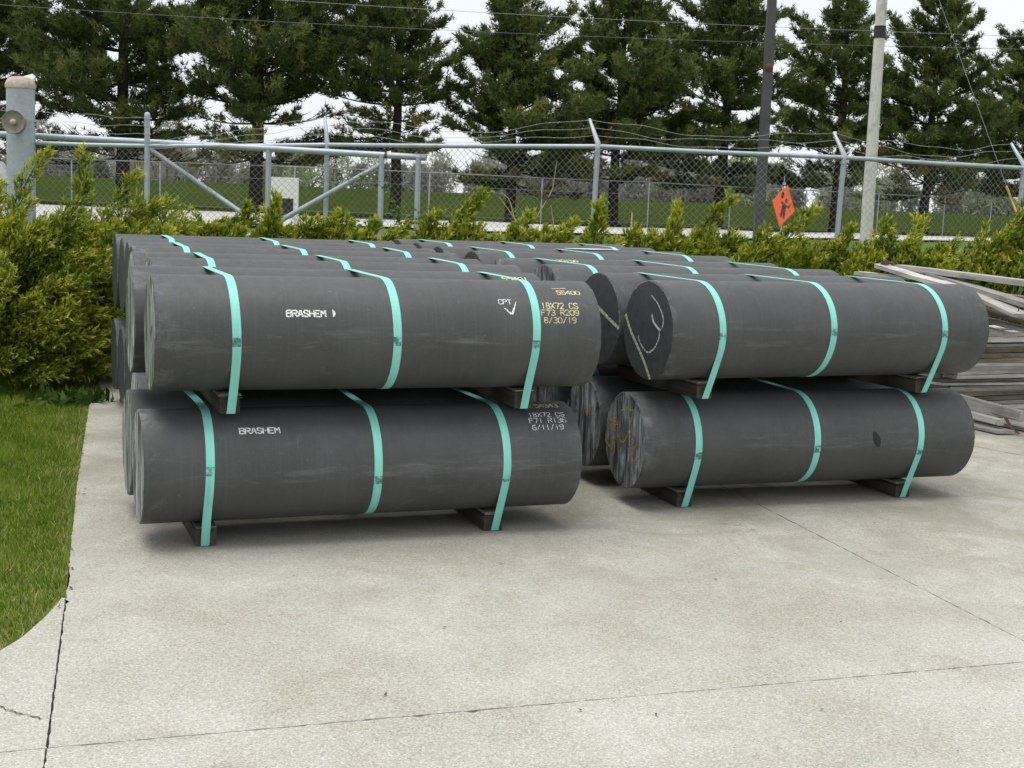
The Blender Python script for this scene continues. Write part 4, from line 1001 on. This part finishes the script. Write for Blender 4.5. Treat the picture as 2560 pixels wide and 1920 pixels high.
hedge = [(-3.0, 13.0, 1.00, [(.45, 1.15, .07)], 'low yew shrub just right of the tall fence post'),
         (-2.35, 13.1, 1.02, [(.05, 1.28, .08), (.45, 1.10, .07)], 'yew shrub in front of the gate uprights'),
         (-1.55, 13.0, .98, [(.2, 1.10, .07), (-.2, 1.14, .06)], 'yew shrub under the rusty end of the gate pipe'),
         (-.95, 13.0, 1.02, [(.62, 1.38, .10), (.15, 1.18, .08)], 'yew shrub with a thick arm leaning right beside the fourth pine trunk'),
         (-.15, 13.1, 1.06, [(.25, 1.22, .08), (.70, 1.18, .09)], 'yew shrub with dry bare stems poking out'),
         (.70, 13.0, 1.02, [(.06, 1.34, .085), (.40, 1.10, .07)], 'yew shrub in front of the central angled fence post'),
         (1.45, 13.0, 1.06, [(.50, 1.42, .085), (.05, 1.38, .09)], 'yew shrub with two tall arms left of the dark steel pole'),
         (2.20, 13.0, 1.02, [(.12, 1.20, .085), (.62, 1.40, .095)], 'yew shrub below the orange sign'),
         (2.9, 13.1, 1.00, [(.25, 1.22, .08), (.55, 1.10, .07)], 'yew shrub right of the orange sign'),
         (3.55, 13.0, 1.02, [(.30, 1.32, .09), (-.10, 1.25, .07)], 'yew shrub at the foot of the wooden pole'),
         (4.20, 12.9, 1.06, [(.55, 1.48, .09), (.2, 1.2, .07)], 'yew shrub with a long arm leaning right behind the lumber pile'),
         (4.95, 12.8, 1.50, [(.1, 1.68, .10), (.4, 1.6, .09)], 'tall yew shrub at the right edge behind the lumber')]
for i, (x, y, h, tall, lab) in enumerate(hedge):
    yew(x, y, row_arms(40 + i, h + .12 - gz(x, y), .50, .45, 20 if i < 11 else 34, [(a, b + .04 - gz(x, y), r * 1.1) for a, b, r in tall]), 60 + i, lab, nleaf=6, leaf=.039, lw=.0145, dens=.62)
# big sprawling yews left of the stack
def mound_arms(seed, w_, d_, h, n, tall=(), lean=(.25, -.05)):
    rg = random.Random(seed); arms = []
    for k in range(n):
        az = rg.uniform(0, 6.28); ph = math.acos(rg.uniform(-.05, 1)); rr_ = rg.uniform(.72, 1.0)
        e = (math.sin(ph) * math.cos(az) * w_ * rr_, math.sin(ph) * math.sin(az) * d_ * rr_, max(.12, .16 + math.cos(ph) * h * rr_))
        e = (e[0] + lean[0] * e[2] / h, e[1] + lean[1] * e[2] / h, e[2])
        a = (e[0] * .35, e[1] * .35, e[2] * .45 + .05); m_ = (e[0] * .72, e[1] * .72, e[2] * .80 + .06)
        e = (e[0] + .16 * (.4 + e[2] / h), e[1], e[2] + .03)      # shoots sweep to the right
        feather(arms, a, m_, e, rg.uniform(.07, .10), rg, 4, .12, .26)
    for (dx, dy, zt, r, mx) in tall:
        a = (dx * .3, dy, h * .6); e = (dx, dy, zt); feather(arms, a, (dx * mx, dy, zt * .86), e, r, rg, 9, .07, .15)
    return arms
yew(-3.70, 9.35, mound_arms(1, .75, .60, 1.10, 150, [(-.05, .1, 1.55, .07, .6), (.42, .2, 1.62, .075, .35)]), 81, 'big sprawling yew at the left edge above the lawn', nleaf=6, leaf=.030, lw=.0098, dens=.66)
yew(-3.16, 9.95, mound_arms(2, .60, .62, 1.12, 150, [(.0, 0, 1.58, .055, 1.1), (.42, -.1, 1.50, .07, .4), (.62, .1, 1.30, .055, .5)]), 82, 'big yew leaning over the left end of the left stack', nleaf=6, leaf=.030, lw=.0098, dens=.66)
yew(-4.6, 10.6, mound_arms(3, .8, .7, 1.25, 120, [(.3, 0, 1.6, .07, .4)]), 83, 'yew behind the left edge, below the gate pillar', nleaf=5, leaf=.034, lw=.011, dens=.55)
yew(-3.5, 11.6, mound_arms(4, .65, .5, 1.05, 100, [(.5, 0, 1.3, .06, .4)]), 84, 'yew between the big left bush and the tall fence post', nleaf=5, leaf=.034, lw=.011, dens=.55)

# leafy vines and dry stems in the hedge
vn = empty('climbing_vine', (-1.35, 14.6, .05), label='light green vine arching in front of the gate brace', cat='vine')
rg = np.random.default_rng(77); paths = []; LP, LD = [], []
for (a, m_, e) in (((.1, 0, .5), (.2, 0, 1.55), (-.45, 0, 1.50)), ((.25, 0, .4), (.5, 0, 1.3), (.1, 0, 1.05)), ((.45, 0, .4), (.7, -.1, 1.1), (1.0, 0, 1.05)), ((-.25, 0, .4), (-.3, 0, 1.1), (-.55, 0, 1.08)), ((1.3, -.2, .4), (1.25, -.2, 1.0), (1.32, -.2, 1.22)), ((.0, 0, .5), (.12, 0, 1.0), (.05, 0, 1.22))):
    a, m_, e = map(np.array, (a, m_, e)); u = np.linspace(0, 1, 14)[:, None]; pth = (1-u)**2*a + 2*u*(1-u)*m_ + u*u*e; paths.append(pth)
    n = 80; t = rg.uniform(.25, 1, n)[:, None]; LP.append((1-t)**2*a + 2*t*(1-t)*m_ + t*t*e + rg.normal(0, .03, (n, 3))); LD.append(rg.normal(0, 1, (n, 3)) + [0, 0, -.2])
LP, LD = np.concatenate(LP), np.concatenate(LD); V_, F_ = leaves4(LP, LD, rg.uniform(.035, .07, len(LP)), rg.uniform(.02, .035, len(LP)), rg)
npmesh('leaves', V_, F_, M['vine'], vn, tone=np.repeat(rg.uniform(0, 1, len(LP)), 4))
Vs, Fs = tubes_np(paths, [np.linspace(.006, .002, 14)] * len(paths), 4); npmesh('stems', Vs, Fs, M['twig'], vn)
ds = empty('dry_weed', (.05, 13.5, .0), label='bare tan stems of a dry weed rising from the hedge centre', cat='weed')
paths = []
for pts in ([(.0, 0, .6), (.03, 0, 1.05), (.15, 0, 1.28), (.27, 0, 1.50), (.30, 0, 1.78)], [(.0, 0, .9), (-.08, 0, 1.18), (-.15, 0, 1.40), (-.24, 0, 1.47)], [(.03, 0, 1.05), (-.12, 0, 1.25), (-.25, 0, 1.42)], [(.30, 0, .8), (.30, 0, 1.15), (.26, 0, 1.36)], [(.10, 0, 1.2), (.02, 0, 1.35)]):
    P_ = np.array(pts, float); u = np.linspace(0, len(P_) - 1, 14); paths.append(np.stack([np.interp(u, np.arange(len(P_)), P_[:, c]) for c in range(3)], -1))
for k, p_ in enumerate(paths):
    Vs, Fs = tubes_np([p_], [np.linspace(.008, .003, 14)], 5); npmesh('stem', Vs, Fs, M['dry'], ds)

# lawn blades
ex = np.array([p[0] for p in [(-1.60, 3.75)] + edge + edge_up]); ey = np.array([p[1] for p in [(-1.60, 3.75)] + edge + edge_up])
rg = np.random.default_rng(9); N = 230000
gx = rg.uniform(-4.4, -1.45, N); gy = 3.8 + rg.uniform(0, 1, N) ** 1.1 * 6.2
keep = gx < np.interp(gy, ey, ex) + rg.normal(-.012, .012, N); keep &= gx > -gy * .42 - .15
gx, gy = gx[keep], gy[keep]; N = len(gx)
clump = .5 + .5 * np.sin(gx * 7.3 + 1.7 * np.sin(gy * 5.1)) * np.sin(gy * 6.1 + 1.3 * np.sin(gx * 4.7)); dist = np.interp(gy, ey, ex) - gx
straw = np.exp(-dist / .16) * .4 + .35 * (clump < .16)
P_ = np.stack([gx, gy, np.full(N, -.022)], -1); D_ = np.stack([rg.normal(0, .55, N), rg.normal(0, .55, N), np.ones(N)], -1)
Ls = rg.uniform(.022, .052, N) * (.75 + .5 * clump); Vb, Fb = blades(P_, D_, Ls, rg.uniform(.003, .0055, N), rg)
tone = np.clip(.40 + .42 * (clump - .5) + rg.normal(0, .16, N) + np.where(rg.random(N) < straw, .5, 0), 0, 1)
o = npmesh('lawn_grass', Vb, Fb, M['blade'], None, tone=np.repeat(tone, 3)); tag(o, 'short green lawn grass left of the concrete', 'grass', kind='stuff')
# taller weeds where lawn, bush and slab meet
wd_ = empty('broadleaf_weeds', (-2.86, 8.75, -.02), label='dark broad leaved weeds at the corner of the slab under the yew', cat='weed')
rg = np.random.default_rng(12); LP = rg.normal(0, 1, (130, 3)) * [.16, .10, .0] + [0, 0, .01]; LD = rg.normal(0, .8, (130, 3)) + [0, 0, .7]; LD[:, 2] = np.abs(LD[:, 2])
V_, F_ = leaves4(LP, LD, rg.uniform(.06, .15, 130), rg.uniform(.03, .06, 130), rg); npmesh('leaves', V_, F_, M['weed'], wd_, tone=np.repeat(rg.uniform(0, 1, 130), 4))

# ================================================================== LUMBER PILE
def board(A, B, wd, th, mat, label, roll=0.0, flatdir=None):
    A, B = Vector(A), Vector(B); d = (B - A); L = d.length; x = d.normalized()
    z = Vector((0, 0, 1)); y = z.cross(x).normalized(); z = x.cross(y)
    R_ = Matrix.Rotation(roll, 3, x); y = R_ @ y; z = R_ @ z
    m = MB(); segs = 6; rg_ = random.Random(hash((round(A.x, 3), round(B.x, 3), round(wd, 3))) & 0xffff); vs = []
    sl = rg_.uniform(-.02, .02); wv = rg_.uniform(-.006, .006)
    for i in range(segs + 1):
        t = i / segs
        for a, b in ((-1, -1), (1, -1), (1, 1), (-1, 1)):
            vs.append((t * L + (sl * a if i in (0, segs) else 0), a * wd / 2 + rg_.uniform(-.0015, .0015), b * th / 2 + wv * math.sin(t * 3.1) + rg_.uniform(-.001, .001)))
    fs = [(i*4+k, i*4+(k+1) % 4, i*4+4+(k+1) % 4, i*4+4+k) for i in range(segs) for k in range(4)]
    fs = [f[::-1] for f in fs]
    m.add(vs, fs + [(0, 1, 2, 3), (segs*4+3, segs*4+2, segs*4+1, segs*4)])
    o = m.build('lumber_board', mat); o.matrix_world = Matrix(((x.x, y.x, z.x, A.x), (x.y, y.y, z.y, A.y), (x.z, y.z, z.z, A.z), (0, 0, 0, 1)))
    return tag(o, label, 'board', 'boards of the lumber pile')
ORDN = ['first', 'second', 'third', 'fourth', 'fifth', 'sixth', 'seventh', 'eighth', 'ninth', 'tenth', 'eleventh', 'twelfth', 'thirteenth', 'fourteenth', 'fifteenth', 'sixteenth', 'seventeenth', 'eighteenth', 'nineteenth', 'twentieth']
rgb = random.Random(3); yw = rad(24); e1 = Vector((math.cos(yw), math.sin(yw), 0)); e2 = Vector((-math.sin(yw), math.cos(yw), 0))
O = Vector((3.0, 9.42, 0))
z = .002
for lay in range(20):
    th = rgb.choice([.018, .022, .026, .034]); wds = [rgb.uniform(.10, .15) for _ in range(5)]; v0 = 0
    cross = lay in (4, 9)
    for k, wd in enumerate(wds[:4]):
        off = rgb.uniform(-.10, .14); gap = rgb.uniform(.004, .05)
        A = O + e1 * off + e2 * (v0 + wd / 2 + rgb.uniform(-.01, .01)) + Vector((0, 0, z + th / 2))
        B = A + e1 * rgb.uniform(.9, 1.5) + e2 * rgb.uniform(-.05, .05)
        dark_ = (13 <= lay <= 16) or rgb.random() < .40
        board(A, B, wd, th, M['boardd'] if dark_ else M['board'], f'{"brown" if dark_ else "grey"} stacked board, {ORDN[lay]} layer up in the lumber pile, {ORDN[k]} from its front')
        v0 += wd + gap
    z += th + rgb.choice([.002, .003, .013])
ZT = z
top = [((2.631, 9.9, 1.04), (2.90, 8.90, .950), .115, .030, 'board', 'pale board on the pile top, upper end nearest the hedge, rusty bolt at its tip'),
       ((2.78, 9.95, 1.03), (3.56, 8.55, .985), .10, .042, 'board', 'long pale board lying highest along the back of the lumber pile'),
       ((2.94, 9.66, .995), (3.38, 8.45, .84), .10, .036, 'board', 'long board slanting down across the pile beneath the highest board'),
       ((2.98, 9.45, .965), (3.205, 8.60, .812), .135, .026, 'board', 'wide bleached board with nails slanting down to a cut end'),
       ((2.50, 9.95, .975), (2.80, 9.60, .975), .10, .03, 'board', 'short pale board end poking out lowest at the top left of the pile'),
       ((2.93, 9.70, .91), (3.58, 9.2, .87), .12, .03, 'boardd', 'dark board just under the long slanting boards'),
       ((3.04, 9.50, .815), (3.50, 8.80, .725), .13, .03, 'boardd', 'dark grey board below the wide bleached board'),
       ((3.10, 9.48, .745), (3.50, 8.78, .665), .10, .03, 'board', 'grey board sloping down in the middle of the pile edge'),
       ((3.02, 9.42, .705), (3.255, 8.90, .655), .12, .034, 'board', 'short grey board with a square cut end above the brown boards'),
       ((2.97, 9.40, .185), (3.415, 8.99, .110), .045, .085, 'board', 'thick grey timber on edge leaning at the foot of the pile'),
       ((3.03, 9.40, .095), (3.262, 8.94, .072), .05, .045, 'board', 'narrow timber below the thick leaning one'),
       ((3.00, 9.39, .028), (3.268, 8.87, .020), .125, .024, 'board', 'wide board flat on the concrete with nails sticking up'),
       ((3.24, 9.46, .020), (3.62, 8.80, .018), .07, .026, 'board', 'pale board flat on the concrete at the right edge')]
for A, B, wd, th, mt, lab in top: board(A, B, wd, th * .88, M[mt], lab, 0)
def nails(pts):
    for x, y, z_ in pts:
        m = MB(); m.tube([(0, 0, 0), (.004, .002, .035)], .0018, 5); m.lathe([(0, .036), (.005, .0355), (.005, .0345)], (.004, .002, 0), 8)
        o = m.build('nail', M['dark']); o.location = (x, y, z_); tag(o, next(NL), 'nail', 'nails in the pile boards')
NL = iter(['nail nearest the cut end of the flat board on the concrete', 'second nail in the flat board on the concrete', 'nail at the cut end of the wide bleached board', 'second nail in the wide bleached board'])
nails([(3.24, 8.93, .032), (3.225, 8.95, .032), (3.19, 8.64, .83), (3.205, 8.67, .835)])
m = MB(); m.tube([(0, 0, 0), (.0, .0, .03)], .022, 8); m.tube([(-.03, .02, .01), (.05, -.02, .015)], .012, 6); o = m.build('rusty_bolt', M['rust']); o.location = (2.65, 9.83, 1.05); tag(o, 'rusty bolt fitting on the tip of the top board', 'bolt')
path = [(3.26, 9.02, .10), (3.29, 8.96, .10), (3.31, 8.93, .06), (3.33, 8.91, .03), (3.36, 8.88, .008)]
m = MB(); vs = []
for x, y, z_ in path: vs += [(x - .012 - 3.26, y - 9.0, z_), (x + .012 - 3.26, y - 9.0, z_ + .003)]
m.add(vs, [(2*i, 2*i+1, 2*i+3, 2*i+2) for i in range(len(path) - 1)]); o = m.build('steel_banding', M['rust']); o.location = (3.26, 9.0, 0); tag(o, 'rusty strip of steel banding hanging at the foot of the pile', 'banding')

# ================================================================== SMALL THINGS
def twine(pts, label):
    m = MB(); o_ = Vector(pts[0]); m.tube([tuple(Vector(p) - o_) for p in pts], .003, 5); o = m.build('twine', M['twine']); o.location = o_; return tag(o, label, 'twine')
def on_log(key, s, th, dr=.004):
    o = LOGS[key]; th = rad(th); return o.matrix_basis @ Vector((s, -(RR + dr) * math.cos(th), (RR + dr) * math.sin(th)))
bpy.context.view_layer.update()
twine([on_log(('left', 'upper', 3), s, th, d) for s, th, d in ((.05, 62, .05), (.07, 55, .01), (.12, 58, .015), (.20, 52, .01), (.30, 48, .008))], 'tan twine lying loose across the third upper log of the left stack')
m = MB(); pts = [on_log(('right', 'upper', 5), s, th, .006) for s, th in ((.92, 84), (.92, 95), (1.12, 80), (1.12, 94), (1.34, 85), (1.34, 96))]; o_ = pts[0].copy()
m.add([tuple(p - o_) for p in pts] + [tuple(p - o_ + Vector((0, 0, .002))) for p in pts], [(0, 2, 3, 1), (2, 4, 5, 3), (6, 7, 9, 8), (8, 9, 11, 10), (0, 6, 8, 2), (2, 8, 10, 4)]); o = m.build('paper_strip', M['paper']); o.location = o_; tag(o, 'white paper strip lying on a rear log of the right stack', 'paper')
# dead leaves and grit on the slab
def debris(x, y, sz, rz, label=None):
    m = MB(); k = 6; vs = [(math.cos(q) * sz * (1 + .3 * random.random()), math.sin(q) * sz * .45, .002 + sz * .35 * abs(math.cos(q)) * random.random()) for q in [2 * math.pi * i / k for i in range(k)]]
    m.add(vs + [(0, 0, .001 + sz * .1)], [(i, (i + 1) % k, k) for i in range(k)]); o = m.build('dead_leaf', M['twig'] if random.random() < .6 else M['dirt'])
    o.location = (x, y, .003); o.rotation_euler = (0, 0, rz); return tag(o, label or 'tiny dark leaf scrap on the bare concrete', 'leaf', 'leaf scraps on the concrete')
rd_ = random.Random(11)
for k in range(44):
    y = rd_.uniform(3.3, 8.4); debris(rd_.uniform(-.32, .38) * y, y, rd_.uniform(.003, .009), rd_.uniform(0, 6))
for k in range(14):
    y = rd_.uniform(4.3, 8.6); x = float(np.interp(y, ey, ex)); debris(x + rd_.uniform(-.03, .05), y, rd_.uniform(.005, .012), rd_.uniform(0, 6), 'brown leaf scrap along the lawn edge of the concrete')
